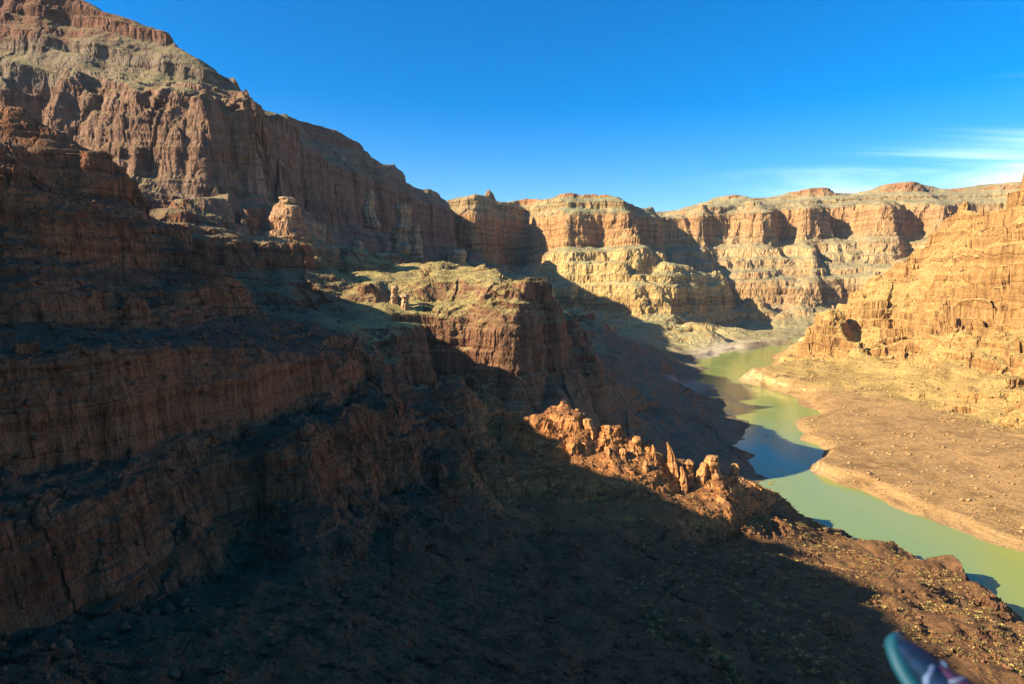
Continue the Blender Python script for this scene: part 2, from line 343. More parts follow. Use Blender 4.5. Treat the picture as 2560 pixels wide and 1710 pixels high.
# ------------------------------------------------------------------ strata: height <-> bedding coordinate
LAY = [(-60, 1.0), (16, .8), (60, 2.2), (72, .7), (100, 3.2), (138, 1.2), (143, 3.0), (174, 1.1), (178, 3.2), (204, .45), (224, 2.6), (246, .6), (262, 2.8), (296, .55),
       (312, 2.8), (350, .5), (384, 3.0), (430, 5.0), (484, 4.0), (545, .5), (582, 3.0), (604, .55), (634, 3.2), (655, .8), (660, 3.2), (690, .4), (900, 1)]
zz = [-60.0]; bb = [-60.0]
for (z0, k), (z1, _) in zip(LAY[:-1], LAY[1:]):
    zz.append(z1); bb.append(bb[-1] + (z1 - z0) / k)
zz = np.array(zz); bb = np.array(bb)
bb = -60 + (bb + 60) * 960.0 / (bb[-1] + 60)
def to_b(z): return np.interp(z, zz, bb)
def to_z(b): return np.interp(b, bb, zz)
def dip(x, y):                      # beds lie slightly higher to the far right
    return 100.0 * np.clip((x - 500) / 1500.0, 0, 1) * np.clip((y - 2800) / 800.0, 0, 1) + 12 * p2(x / 700.0, y / 700.0, 3) \
        + np.clip((-x - 600) / 4.5, -40, 60) * np.clip((-x - 350) / 80, 0, 1) * np.clip((y - 780) / 60, 0, 1) * np.clip((1200 - y) / 100, 0, 1)

# ------------------------------------------------------------------ interpolate the survey on a polar survey grid
TH0, TH1 = math.radians(-150), math.radians(78)
R0, R1 = math.log(40.0), math.log(24000.0)
NT, NR = 1024, 1024
def to_grid(x, y):
    th = np.arctan2(x, y); lr = np.log(np.hypot(x, y) + 1e-6)
    return (th - TH0) / (TH1 - TH0) * (NT - 1), (lr - R0) / (R1 - R0) * (NR - 1)
sz = np.zeros((NT, NR)); sb = np.zeros((NT, NR)); sn = np.zeros((NT, NR))
LABP = []
for lab, pts in LINES:
    for (p, q) in zip(pts[:-1], pts[1:]):
        p = np.array(p); q = np.array(q)
        n = int(max(2, np.linalg.norm(q - p) / max(0.0025 * np.linalg.norm(p[:2]), 0.5)))
        n = min(n, 4000)
        t = np.linspace(0, 1, n)[:, None]
        s = p * (1 - t) + q * t
        i, j = to_grid(s[:, 0], s[:, 1])
        ok = (i > 0) & (i < NT - 1) & (j > 0) & (j < NR - 1)
        s = s[ok]; ii = np.rint(i[ok]).astype(int); jj = np.rint(j[ok]).astype(int)
        b = to_b(s[:, 2] - dip(s[:, 0], s[:, 1]))
        np.add.at(sz, (ii, jj), s[:, 2]); np.add.at(sb, (ii, jj), b); np.add.at(sn, (ii, jj), 1)
        LABP.append((lab, ii[::6], jj[::6]))
def solve(vs, n, its):
    if min(vs.shape) <= 8:
        m = vs.sum() / max(n.sum(), 1)
        f = np.full(vs.shape, m)
    else:
        v2 = vs[0::2, 0::2] + vs[1::2, 0::2] + vs[0::2, 1::2] + vs[1::2, 1::2]
        n2 = n[0::2, 0::2] + n[1::2, 0::2] + n[0::2, 1::2] + n[1::2, 1::2]
        c = solve(v2, n2, its)
        ci = np.pad(c, 1, mode='edge')
        # bilinear prolongation
        f = np.empty(vs.shape)
        for a in (0, 1):
            for b in (0, 1):
                da = 0 if a == 0 else 2; db = 0 if b == 0 else 2
                A = ci[1:-1, 1:-1]; B_ = ci[da:da + A.shape[0], 1:-1]; Cc = ci[1:-1, db:db + A.shape[1]]; Dd = ci[da:da + A.shape[0], db:db + A.shape[1]]
                f[a::2, b::2] = .5625 * A + .1875 * B_ + .1875 * Cc + .0625 * Dd
    fix = n > 0
    val = np.where(fix, vs / np.maximum(n, 1e-9), 0)
    f = np.where(fix, val, f)
    for _ in range(its):
        g = np.pad(f, 1, mode='edge')
        m = .25 * (g[2:, 1:-1] + g[:-2, 1:-1] + g[1:-1, 2:] + g[1:-1, :-2])
        f = np.where(fix, val, m)
    return f
FZ = solve(sz, sn, 40).astype(np.float32)
FB = solve(sb, sn, 40).astype(np.float32)
# soften only a little so the break lines stay
def blur(a, k=1):
    for _ in range(k):
        g = np.pad(a, 1, mode='edge')
        a = .25 * g[1:-1, 1:-1] + .125 * (g[2:, 1:-1] + g[:-2, 1:-1] + g[1:-1, 2:] + g[1:-1, :-2]) + .0625 * (g[2:, 2:] + g[:-2, 2:] + g[2:, :-2] + g[:-2, :-2])
    return a
FZ = blur(FZ, 2); FB = blur(FB, 2)
# which landform owns which ground: nearest survey line (jump flooding on a reduced grid)
q = 2
LAB = np.full((NT // q, NR // q), -1, int); SX = np.full(LAB.shape, -9999.); SY = np.full(LAB.shape, -9999.)
for lab, ii, jj in LABP:
    a = np.clip(ii // q, 0, NT // q - 1); b = np.clip(jj // q, 0, NR // q - 1)
    LAB[a, b] = lab; SX[a, b] = a; SY[a, b] = b
GI, GJ = np.meshgrid(np.arange(NT // q), np.arange(NR // q), indexing='ij')
ar = ((TH1 - TH0) / NT) / ((R1 - R0) / NR)
step = 256
while step >= 1:
    for di in (-step, 0, step):
        for dj in (-step, 0, step):
            if di == 0 and dj == 0: continue
            si = np.clip(GI + di, 0, NT // q - 1); sj = np.clip(GJ + dj, 0, NR // q - 1)
            l2 = LAB[si, sj]; x2 = SX[si, sj]; y2 = SY[si, sj]
            d2 = ((x2 - GI) * ar) ** 2 + (y2 - GJ) ** 2; d1 = ((SX - GI) * ar) ** 2 + (SY - GJ) ** 2
            m = (l2 >= 0) & ((LAB < 0) | (d2 < d1))
            LAB = np.where(m, l2, LAB); SX = np.where(m, x2, SX); SY = np.where(m, y2, SY)
    step //= 2
#          CLIFF RIM RIDGE BUTTE HEAD PINN SLOPE BAR RHILL MESA FOOT FARW BANK BLOCK BED
W_STR = np.array([.72, .95, .80, .80, .85, .40, .15, .0, .20, .95, .85, .95, .15, .5, 0., 0.])
W_LED = np.array([.75, .6, .5, .8, .5, .5, .5, .3, 1.9, .6, .8, .7, .5, .3, 0., 0.])
W_BUT = np.array([.34, .36, .5, .35, .42, .60, .70, .02, .85, .42, .65, .7, .40, .5, 0., .02])
W_RGH = np.array([.85, .75, 1., 1.0, .9, 1.05, 1.6, .25, .85, 1.0, 1., 1., .6, 1.1, 0.1, .1])
def up(a):
    a = blur(a, 6)
    return np.kron(a, np.ones((q, q))).astype(np.float32)
FS = blur(up(W_STR[LAB]), 4); FU = blur(up(W_BUT[LAB]), 4); FR = blur(up(W_RGH[LAB]), 4); FLD = blur(up(W_LED[LAB]), 4)

_dt = (TH1 - TH0) / (NT - 1); _dr = (R1 - R0) / (NR - 1)
_rr = np.exp(np.linspace(R0, R1, NR))[None]
FG = np.hypot(np.gradient(FZ, axis=0) / _dt, np.gradient(FZ, axis=1) / _dr) / _rr
FG = blur(FG.astype(np.float32), 6)
FG = np.clip(FG * 1.7, 0.12, 1.25) * (1 - .82 * np.clip((FZ - 580) / 90, 0, 1))

def samp(Fs, i, j):
    i = np.clip(i, 0, NT - 1.001); j = np.clip(j, 0, NR - 1.001)
    a = i.astype(np.int32); b = j.astype(np.int32)
    fi = (i - a).astype(np.float32); fj = (j - b).astype(np.float32)
    k = a * NR + b
    out = []
    for A in Fs:
        A = A.ravel()
        out.append((A[k] * (1 - fi) + A[k + NR] * fi) * (1 - fj) + (A[k + 1] * (1 - fi) + A[k + NR + 1] * fi) * fj)
    return out

LAMS = [420, 230, 125, 68, 37, 20, 11, 6, 3.3, 1.8]
def terrain(x, y, fine=True):
    x = x.astype(np.float32); y = y.astype(np.float32)
    r = np.hypot(x, y)
    wx = np.zeros_like(x); wy = np.zeros_like(x); bt = np.zeros_like(x); rg = np.zeros_like(x)
    for k, L in enumerate(LAMS):
        lo = np.clip((L - r * 0.0032) / (r * 0.003), 0, 1); hi = np.clip((r * 0.22 - L) / (r * 0.08), 0, 1)
        a = lo * hi * np.clip(L / (r * 0.07), 0, 1) ** 0.45
        if not fine and L < 12: break
        if a.max() <= 0: continue
        # buttresses: rounded spurs with sharp recesses
        n = p2(x / L, y / L, k)
        bt += a * L * (2.2 * np.abs(n) - 0.55)
        if 5 < L < 130: bt += a * L * 0.9 * joints(x, y, None, L * .8, k)
        wx += a * L * 0.30 * p2(x / L, y / L, k + 20); wy += a * L * 0.30 * p2(x / L, y / L, k + 40)
        if L < 70: rg += a * L * p2(x / L * 1.7, y / L * 1.7, k + 60)
    i, j = to_grid(x + wx * 0.6, y + wy * 0.6)
    b, z0, s, u, rr, gr, led = samp((FB, FZ, FS, FU, FR, FG, FLD), i, j)
    u = u * gr
    dp = dip(x, y)
    zs = to_z(b + bt * 0.16 * u) + dp
    zw = z0 + bt * 0.10 * u
    z = zs * s + zw * (1 - s)
    z = z + rg * 0.05 * rr
    # thin broken ledges
    for k, L in enumerate([44, 22, 11, 5.5, 2.8]):
        a = np.clip((L - r * 0.005) / (r * 0.004), 0, 1) * np.clip((r * 0.05 - L) / (r * 0.02), 0, 1)
        if a.max() <= 0 or (not fine and L < 10): continue
        zz2 = (z - dp) / L + 1.1 * p2(x / (L * 7), y / (L * 7), k + 70)
        f = zz2 - np.floor(zz2)
        st = np.clip((f - .55) / .30, 0, 1); st = st * st * (3 - 2 * st)
        msk = np.clip(.30 + 2.6 * p2(x / (L * 5), y / (L * 5), k + 80), 0, 1)
        z = z + a * L * .62 * (st - f) * msk * led * np.clip(gr * 1.5 - .15, 0, 1)
    # river: keep the channel open, banks low
    return z.astype(np.float32), rr

# ------------------------------------------------------------------ view-density columns: fine where the canyon faces the viewer
def column_grid(thetas, nrows, rmin, rmax, nf=2200, smooth=9, sub=3):
    tc_ = thetas[::sub]
    rf = np.exp(np.linspace(math.log(rmin), math.log(rmax), nf))
    X = np.sin(tc_)[:, None] * rf[None]; Y = np.cos(tc_)[:, None] * rf[None]
    Z, _ = terrain(X, Y, fine=False)
    phi = np.arctan2(Z - CAM_Z, rf[None])
    mx = np.maximum.accumulate(phi, axis=1)
    vis = np.clip(1 - (mx - phi) / 0.03, 0.10, 1)
    dphi = np.abs(np.diff(phi, axis=1)) * vis[:, 1:]
    den = dphi + 0.10 * np.diff(np.log(rf))[None] * np.maximum(vis[:, 1:], .25)
    # smooth across columns and along the profile
    k = np.hanning(smooth + 2)[1:-1]; k /= k.sum()
    den = np.apply_along_axis(lambda v: np.convolve(np.pad(v, smooth // 2, mode='edge'), k, 'valid'), 0, den)
    k2 = np.hanning(13)[1:-1]; k2 /= k2.sum()
    den = np.apply_along_axis(lambda v: np.convolve(np.pad(v, 5, mode='edge'), k2, 'valid'), 1, den)
    cum = np.concatenate([np.zeros((den.shape[0], 1)), np.cumsum(den, 1)], 1)
    cum /= cum[:, -1:]
    Rr = np.empty((len(tc_), nrows))
    t = np.linspace(0, 1, nrows)
    for c in range(len(tc_)):
        Rr[c] = np.interp(t, cum[c], np.log(rf))
    idx = np.arange(len(thetas)) / sub
    a = np.minimum(idx.astype(int), len(tc_) - 1); b2 = np.minimum(a + 1, len(tc_) - 1)
    f = (idx - a)[:, None]
    R = np.exp(Rr[a] * (1 - f) + Rr[b2] * f)
    return np.sin(thetas)[:, None] * R, np.cos(thetas)[:, None] * R, R

def normals(P):
    du = np.empty_like(P); dv = np.empty_like(P)
    du[1:-1] = P[2:] - P[:-2]; du[0] = P[1] - P[0]; du[-1] = P[-1] - P[-2]
    dv[:, 1:-1] = P[:, 2:] - P[:, :-2]; dv[:, 0] = P[:, 1] - P[:, 0]; dv[:, -1] = P[:, -1] - P[:, -2]
    n = np.cross(du, dv)
    n /= np.linalg.norm(n, axis=2)[..., None] + 1e-9
    n[n[..., 2] < 0] *= -1
    return n

def carve(X, Y, R, detail=True):
    Z, rr = terrain(X, Y)
    P = np.stack([X, Y, Z], 2).astype(np.float32)
    if not detail:
        return P
    N = normals(P)
    steep = np.clip((0.92 - N[..., 2]) / 0.5, 0, 1)
    x, y, z = P[..., 0], P[..., 1], P[..., 2]
    d = np.zeros_like(x)
    for k, L in enumerate([60, 30, 15, 7.5, 3.8, 1.9, 1.0]):
        a = np.clip((L - R * 0.0026) / (R * 0.0026), 0, 1) * np.clip((R * 0.075 - L) / (R * 0.03), 0, 1)
        if a.max() <= 0: continue
        # upright ribs on cliffs, lumps on slopes
        n = p3(x / L, y / L, z / (L * 2.4), k + 5)
        aj = a * np.clip((R * .021 - L) / (R * .008), 0, 1)
        if L > 1.5: d += aj * L * .30 * joints(x, y, z, L, k) * steep * np.clip(rr, 0, 1.3)
        d += a * L * (0.12 * (1.6 * np.abs(n) - 0.38) * steep + 0.085 * n * (1 - steep))
        # bedding planes
        m = p2(z / (L * 0.30) + 0.35 * p2(x / (4 * L), y / (4 * L), k + 3), np.float32(0.37) + x / (L * 9), k + 11)
        d += a * L * 0.06 * m * steep
    d = d * rr
    P += N * d[..., None].astype(np.float32)
    P[..., 2] = np.where(P[..., 2] < -12, -12, P[..., 2])
    return P

# ------------------------------------------------------------------ materials
def nodes(name):
    m = bpy.data.materials.new(name); m.use_nodes = True
    t = m.node_tree
    b = t.nodes['Principled BSDF']
    return m, t, b
def ramp(t, src, stops, interp='LINEAR'):
    n = t.nodes.new('ShaderNodeValToRGB'); cr = n.color_ramp; cr.interpolation = interp
    while len(cr.elements) < len(stops): cr.elements.new(0.5)
    for e, (p, c) in zip(cr.elements, stops):
        e.position = p; e.color = (c[0], c[1], c[2], 1) if not isinstance(c, (int, float)) else (c, c, c, 1)
    t.links.new(src, n.inputs[0])
    return n.outputs[0]
def mth(t, op, a, b=None, clamp=False):
    n = t.nodes.new('ShaderNodeMath'); n.operation = op; n.use_clamp = clamp
    for i, v in enumerate((a, b)):
        if v is None: continue
        if isinstance(v, (int, float)): n.inputs[i].default_value = v
        else: t.links.new(v, n.inputs[i])
    return n.outputs[0]
def noise(t, vec, scale, detail=4, rough=.55, dims='3D', w=None, dist=0):
    n = t.nodes.new('ShaderNodeTexNoise'); n.noise_dimensions = dims
    n.inputs['Scale'].default_value = scale; n.inputs['Detail'].default_value = detail; n.inputs['Roughness'].default_value = rough
    n.inputs['Distortion'].default_value = dist
    if vec is not None and 'Vector' in n.inputs: t.links.new(vec, n.inputs['Vector'])
    if w is not None: t.links.new(w, n.inputs['W'])
    return n.outputs[0]
def mix(t, f, a, b, mode='MIX'):
    n = t.nodes.new('ShaderNodeMixRGB'); n.blend_type = mode
    for i, v in enumerate((f, a, b)):
        if isinstance(v, (int, float)): n.inputs[i].default_value = v
        elif isinstance(v, tuple): n.inputs[i].default_value = (*v, 1)
        else: t.links.new(v, n.inputs[i])
    return n.outputs[0]
def scaled(t, vec, s):
    n = t.nodes.new('ShaderNodeVectorMath'); n.operation = 'MULTIPLY'
    t.links.new(vec, n.inputs[0]); n.inputs[1].default_value = s
    return n.outputs[0]

def rock_material(name, unit, rock=None, soil=None, scrub=(.085, .083, .042), scrub_amt=.5, soil_lo=.55, soil_hi=.82, stain=.5, band=1.0, streaks=False, geo=None):
    """rock / soil: base colours (None: taken from the ground's own colour attributes); unit: size in metres of the finest grain."""
    m, t, b = nodes(name)
    g = t.nodes.new('ShaderNodeNewGeometry')
    pos = g.outputs['Position']
    def attr(nm, c):
        if c is None:
            a = t.nodes.new('ShaderNodeAttribute'); a.attribute_name = nm
            return a.outputs['Color']
        return c
    se = t.nodes.new('ShaderNodeSeparateXYZ'); t.links.new(pos, se.inputs[0])
    sn_ = t.nodes.new('ShaderNodeSeparateXYZ'); t.links.new(g.outputs['Normal'], sn_.inputs[0])
    warp = noise(t, pos, .02 / unit * 2, 3)
    zz_ = mth(t, 'ADD', se.outputs[2], mth(t, 'MULTIPLY', warp, 10.0 * unit))
    bed1 = noise(t, None, .045 / unit * 1.2, 5, .65, '1D', zz_)
    bed2 = noise(t, None, .35 / unit, 3, .6, '1D', zz_)
    bedv = mth(t, 'ADD', mth(t, 'MULTIPLY', bed1, .75), mth(t, 'MULTIPLY', bed2, .25))
    tones = [(.50, .44, .42), (.95, .92, .88), (1.28, 1.32, 1.36), (.70, .62, .56), (1.45, 1.60, 1.75)]
    tones = [tuple(1 + (v - 1) * band for v in c) for c in tones]
    col = mix(t, 1.0, ramp(t, bedv, [(.30 + .10 * i, c) for i, c in enumerate(tones)]), attr('rock', rock), 'MULTIPLY')
    if geo is not None:              # the big formations: red-brown cap, grey-green slopes, red wall, tan lower beds
        gz = mth(t, 'DIVIDE', mth(t, 'SUBTRACT', mth(t, 'ADD', se.outputs[2], mth(t, 'MULTIPLY', mth(t, 'SUBTRACT', warp, .5), 40.0)), geo), 800.0)
        gcol = ramp(t, gz, [(.0, (1.0, .92, .85)), (.30, (1.05, 1.02, .92)), (.46, (1.0, .98, .90)), (.49, (1.02, .88, .75)), (.665, (.98, .83, .70)), (.69, (.86, .93, .86)), (.775, (.84, .90, .82)), (.80, (.80, .58, .48)), (.87, (.72, .52, .44))])
        col = mix(t, 1.0, col, gcol, 'MULTIPLY')
    # desert varnish running down the faces
    st = noise(t, scaled(t, pos, (.16 / unit, .16 / unit, .012 / unit)), 1.0, 5, .6)
    col = mix(t, mth(t, 'MULTIPLY', ramp(t, st, [(.45, 0), (.70, 1)]), stain), col, mix(t, 1.0, col, (.38, .33, .33), 'MULTIPLY'))
    st2 = noise(t, scaled(t, pos, (.5 / unit, .5 / unit, .06 / unit)), 1.0, 4, .6)
    col = mix(t, .6, col, mix(t, 1.0, col, ramp(t, st2, [(.3, .5), (.72, 1.55)]), 'MULTIPLY'))
    bl = noise(t, pos, .9 / unit, 4, .65)
    col = mix(t, .6, col, mix(t, 1.0, col, ramp(t, bl, [(.3, .6), (.7, 1.45)]), 'MULTIPLY'))
    # soil and dust where it can lie
    pn = noise(t, pos, .25 / unit, 4, .6)
    lie = mth(t, 'ADD', sn_.outputs[2], mth(t, 'MULTIPLY', mth(t, 'SUBTRACT', pn, .5), .5))
    lie = ramp(t, lie, [(soil_lo, 0), (soil_hi, 1)])
    so1 = noise(t, pos, .06 / unit, 6, .6, dist=.6)
    soilc = mix(t, 1.0, attr('soil', soil), ramp(t, so1, [(.32, (.66, .63, .58)), (.50, (1, 1, 1)), (.68, (1.2, 1.16, 1.08))]), 'MULTIPLY')
    gr = noise(t, pos, 1.6 / unit, 3, .6)
    soilc = mix(t, .55, soilc, mix(t, 1.0, soilc, ramp(t, gr, [(.3, .55), (.7, 1.45)]), 'MULTIPLY'))
    if streaks:
        sk = noise(t, scaled(t, pos, (.010, .030, 1)), 1.0, 6, .65, dist=1.2)
        soilc = mix(t, .8, soilc, mix(t, 1.0, soilc, ramp(t, sk, [(.36, (.72, .66, .60)), (.47, (1.0, .98, .94)), (.50, (1.35, 1.3, 1.2)), (.53, (1, .97, .93)), (.66, (.78, .72, .66))]), 'MULTIPLY'))
    vo = t.nodes.new('ShaderNodeTexVoronoi'); vo.inputs['Scale'].default_value = .42 / unit
    t.links.new(pos, vo.inputs['Vector'])
    dots = ramp(t, vo.outputs['Distance'], [(.22, 1), (.36, 0)])
    patch = ramp(t, noise(t, pos, .03 / unit, 3), [(.38, 0), (.6, 1)])
    soilc = mix(t, mth(t, 'MULTIPLY', mth(t, 'MULTIPLY', dots, patch), scrub_amt), soilc, scrub)
    col = mix(t, lie, col, soilc)
    t.links.new(col, b.inputs['Base Color'])
    b.inputs['Roughness'].default_value = .95
    b.inputs['Specular IOR Level'].default_value = .12
    # fine relief
    h1 = noise(t, scaled(t, pos, (.8 / unit, .8 / unit, .45 / unit)), 1.0, 6, .7)
    hb = mth(t, 'ADD', mth(t, 'MULTIPLY', bed2, .5), h1)
    bp = t.nodes.new('ShaderNodeBump'); bp.inputs['Strength'].default_value = .8; bp.inputs['Distance'].default_value = 1.8 * unit
    t.links.new(hb, bp.inputs['Height']); t.links.new(bp.outputs[0], b.inputs['Normal'])
    return m

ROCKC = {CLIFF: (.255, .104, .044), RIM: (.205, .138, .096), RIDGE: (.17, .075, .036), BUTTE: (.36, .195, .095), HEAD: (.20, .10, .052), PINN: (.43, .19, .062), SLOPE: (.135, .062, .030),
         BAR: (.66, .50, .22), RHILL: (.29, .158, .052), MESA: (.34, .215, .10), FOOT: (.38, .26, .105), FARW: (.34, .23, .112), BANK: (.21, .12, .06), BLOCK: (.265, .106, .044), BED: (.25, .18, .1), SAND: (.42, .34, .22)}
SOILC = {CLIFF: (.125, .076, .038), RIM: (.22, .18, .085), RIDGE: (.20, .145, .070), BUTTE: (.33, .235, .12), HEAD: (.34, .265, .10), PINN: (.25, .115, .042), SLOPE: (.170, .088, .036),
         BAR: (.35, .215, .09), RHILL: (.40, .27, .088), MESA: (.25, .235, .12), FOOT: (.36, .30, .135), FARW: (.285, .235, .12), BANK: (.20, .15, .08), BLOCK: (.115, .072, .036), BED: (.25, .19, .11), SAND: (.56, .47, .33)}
CF = []
for tab in (ROCKC, SOILC):
    arr = np.array([tab[k] for k in range(16)])
    CF += [blur(up(arr[LAB][..., c]), 3) for c in range(3)]
OLIVE = (.10, .09, .045)
M = {}
M['cliff'] = rock_material('red_cliff_rock', 1.1, scrub=(.04, .042, .028), stain=.75, band=.8)
M['rim'] = rock_material('rim_rock', 3.0, geo=0.0, scrub=(.10, .10, .05), band=.7)
M['ridge'] = rock_material('ridge_rock', 1.6)
M['butte'] = rock_material('butte_rock', 2.0, scrub_amt=.4)
M['head'] = rock_material('headland_rock', 2.2, scrub=(.115, .10, .045), scrub_amt=.6, stain=.7, band=.7)
M['pinn'] = rock_material('pinnacle_rock', 1.2, scrub_amt=.12, scrub=(.10, .07, .035))
M['slope'] = rock_material('slope_rock', .7, scrub=(.05, .04, .022), scrub_amt=.8)
M['bar'] = rock_material('river_bar_silt', 2.4, streaks=True, scrub=(.22, .17, .085), scrub_amt=.7, soil_lo=.35, soil_hi=.6, stain=.2)
M['rhill'] = rock_material('golden_hill_rock', 3.0, scrub=(.18, .125, .05), scrub_amt=.6, band=.8, soil_lo=.38, soil_hi=.68)
M['mesa'] = rock_material('mesa_rock', 6.0, geo=0.0, scrub_amt=.6)
M['farw'] = rock_material('far_wall_rock', 7.0, geo=95.0, scrub=(.12, .11, .06), scrub_amt=.6, band=.8)
M['bank'] = rock_material('river_bank_soil', 1.8, scrub=(.07, .065, .035), scrub_amt=.85)
M['sand'] = rock_material('pale_river_sand', 2.0, scrub=(.30, .25, .15), scrub_amt=.3, soil_lo=.2, soil_hi=.4)
M['spire'] = rock_material('spire_rock', 1.2, (.45, .21, .072), (.34, .19, .075), scrub_amt=.1)
M['tower'] = rock_material('tower_rock', 2.0, (.40, .25, .125), (.36, .26, .14), scrub_amt=.2)
M['block'] = rock_material('hill_boulder_rock', 1.5, (.34, .19, .07), (.40, .26, .10), scrub_amt=0)
M['ground'] = rock_material('desert_ground', 5.0, (.3, .2, .1), (.3, .22, .12))

# ------------------------------------------------------------------ build the terrain
tanu = np.linspace(-0.88, 0.88, 1250)
th_main = np.arctan(tanu)
X, Y, R = column_grid(th_main, 940, 75.0, 15500.0)
P = carve(X, Y, R)
INFO = {  # landform -> name, label, category, material
    CLIFF: ('cliff', 'dark red layered cliff in shade stepping down the near left side', 'cliff', 'cliff'),
    RIM: ('canyon_wall', 'high canyon wall rising to the upper left, pink sunlit face beside a dark shaded one', 'canyon wall', 'rim'),
    RIDGE: ('ridge', 'red rock ridge with a thin sunlit crest behind the near left cliff', 'ridge', 'ridge'),
    BUTTE: ('butte', 'small sunlit butte with a knob on top of a spreading pedestal', 'butte', 'butte'),
    HEAD: ('headland', 'olive flat-topped headland with a dark fluted cliff below its edge', 'headland', 'head'),
    PINN: ('pinnacle_ridge', 'jagged orange ridge of crumbling pinnacles lit above a dark base', 'rock ridge', 'pinn'),
    SLOPE: ('hillside', 'dark shrubby hillside in the foreground falling to the green river', 'hillside', 'slope'),
    BAR: ('gravel_bar', 'broad flat tan gravel bar with a pale bank beside the river', 'gravel bar', 'bar'),
    RHILL: ('hillside', 'golden sunlit hillside with broken ledges above the gravel bar', 'hillside', 'rhill'),
    MESA: ('mesa', 'tall banded mesa in the middle distance with a bright buttress and shaded flank', 'mesa', 'mesa'),
    FOOT: ('foothill', 'pale terraced foothill under the mesa by the river bend', 'foothill', 'mesa'),
    FARW: ('canyon_wall', 'far canyon wall of sunlit buttresses and dark alcoves under the clouds', 'canyon wall', 'farw'),
    BANK: ('riverbank', 'shaded talus bank with pale sand bars left of the river', 'riverbank', 'bank'),
    SAND: ('sandbar', 'pale sand bars on the left bank by the river bend', 'sandbar', 'sand'),
    BLOCK: ('rock_outcrop', 'squared dark red outcrops with flat tops at the foot of the near cliff', 'rock outcrop', 'cliff'),
}
def landform_mesh(name, P, faces, mat):
    used, inv = np.unique(faces, return_inverse=True)
    me = bpy.data.meshes.new(name)
    V = P.reshape(-1, 3)[used]
    f = inv.reshape(-1, 4)
    me.vertices.add(len(V)); me.vertices.foreach_set('co', V.astype(np.float32).ravel())
    me.loops.add(f.size); me.loops.foreach_set('vertex_index', f.astype(np.int32).ravel())
    me.polygons.add(len(f)); me.polygons.foreach_set('loop_start', np.arange(0, f.size, 4, dtype=np.int32))
    me.polygons.foreach_set('loop_total', np.full(len(f), 4, np.int32))
    me.polygons.foreach_set('use_smooth', np.zeros(len(f), bool))
    me.update(calc_edges=True)
    i, j = to_grid(V[:, 0].astype(np.float64), V[:, 1].astype(np.float64))
    cs = samp(CF, i, j)
    for nm, c3 in (('rock', cs[:3]), ('soil', cs[3:])):
        at = me.attributes.new(nm, 'FLOAT_COLOR', 'POINT')
        at.data.foreach_set('color', np.stack(list(c3) + [np.ones(len(V), np.float32)], 1).astype(np.float32).ravel())
    me.materials.append(mat)
    return me
def grid_faces(nc, nr):
    k = np.arange(nc * nr).reshape(nc, nr)
    return np.stack([k[:-1, :-1], k[1:, :-1], k[1:, 1:], k[:-1, 1:]], 2)
FQ = grid_faces(*P.shape[:2])
ctr = .25 * (P[:-1, :-1] + P[1:, :-1] + P[1:, 1:] + P[:-1, 1:])
jx = 0.012 * np.hypot(ctr[..., 0], ctr[..., 1])
gi, gj = to_grid(ctr[..., 0] + jx * p2(ctr[..., 0] / (jx * 2), ctr[..., 1] / (jx * 2), 5) * 1.2, ctr[..., 1] + jx * p2(ctr[..., 0] / (jx * 2), ctr[..., 1] / (jx * 2), 6) * 1.2)
own = LAB[np.clip((gi / q).astype(int), 0, NT // q - 1), np.clip((gj / q).astype(int), 0, NR // q - 1)]
own = np.where(own == BED, np.where(ctr[..., 0] > 0.0, BANK, BANK), own)
TERR = {}
for lab, (nm, label, cat, mk) in INFO.items():
    f = FQ[own == lab]
    if not len(f): continue
    o = bpy.data.objects.new(nm, landform_mesh(nm, P, f.reshape(-1, 4), M[mk]))
    C.objects.link(o)
    o['kind'] = 'structure'; o['label'] = label; o['category'] = cat
    TERR[lab] = o
# unseen canyon left of and behind the viewpoint, added to hold shadow casters
th_l = np.radians(np.linspace(-149, math.degrees(th_main[0]) + .3, 330))
rl = np.exp(np.linspace(math.log(75), math.log(3500), 420))
Xl = np.sin(th_l)[:, None] * rl; Yl = np.cos(th_l)[:, None] * rl
Pl = carve(Xl, Yl, np.hypot(Xl, Yl) * 2.5)
o = bpy.data.objects.new('cliff', landform_mesh('cliff', Pl, grid_faces(*Pl.shape[:2]).reshape(-1, 4), M['cliff'])); C.objects.link(o)
o['kind'] = 'structure'; o['label'] = 'unseen red canyon cliff running on behind the viewpoint, shaped to cast shade'; o['category'] = 'cliff'
th_r = np.radians(np.linspace(math.degrees(th_main[-1]) - .3, 76, 80))
rl = np.exp(np.linspace(math.log(75), math.log(6000), 260))
Xl = np.sin(th_r)[:, None] * rl; Yl = np.cos(th_r)[:, None] * rl
Pl = carve(Xl, Yl, np.hypot(Xl, Yl) * 2.5)
o = bpy.data.objects.new('hillside', landform_mesh('hillside', Pl, grid_faces(*Pl.shape[:2]).reshape(-1, 4), M['rhill'])); C.objects.link(o)
o['kind'] = 'structure'; o['label'] = 'golden hillside running on beyond the gravel bar to the right'; o['category'] = 'hillside'

def height(x, y):
    z, _ = terrain(np.array([[x]], float), np.array([[y]], float))
    return float(z[0, 0])

# ground under everything, out to the horizon
me = bpy.data.meshes.new('ground')
me.from_pydata([(-16000, -16000, -30), (16000, -16000, -30), (16000, 16000, -30), (-16000, 16000, -30)], [], [(0, 1, 2, 3)])
me.materials.append(M['ground'])
o = bpy.data.objects.new('ground', me); C.objects.link(o); o['kind'] = 'structure'; o['label'] = 'desert ground under the canyon'; o['category'] = 'ground'

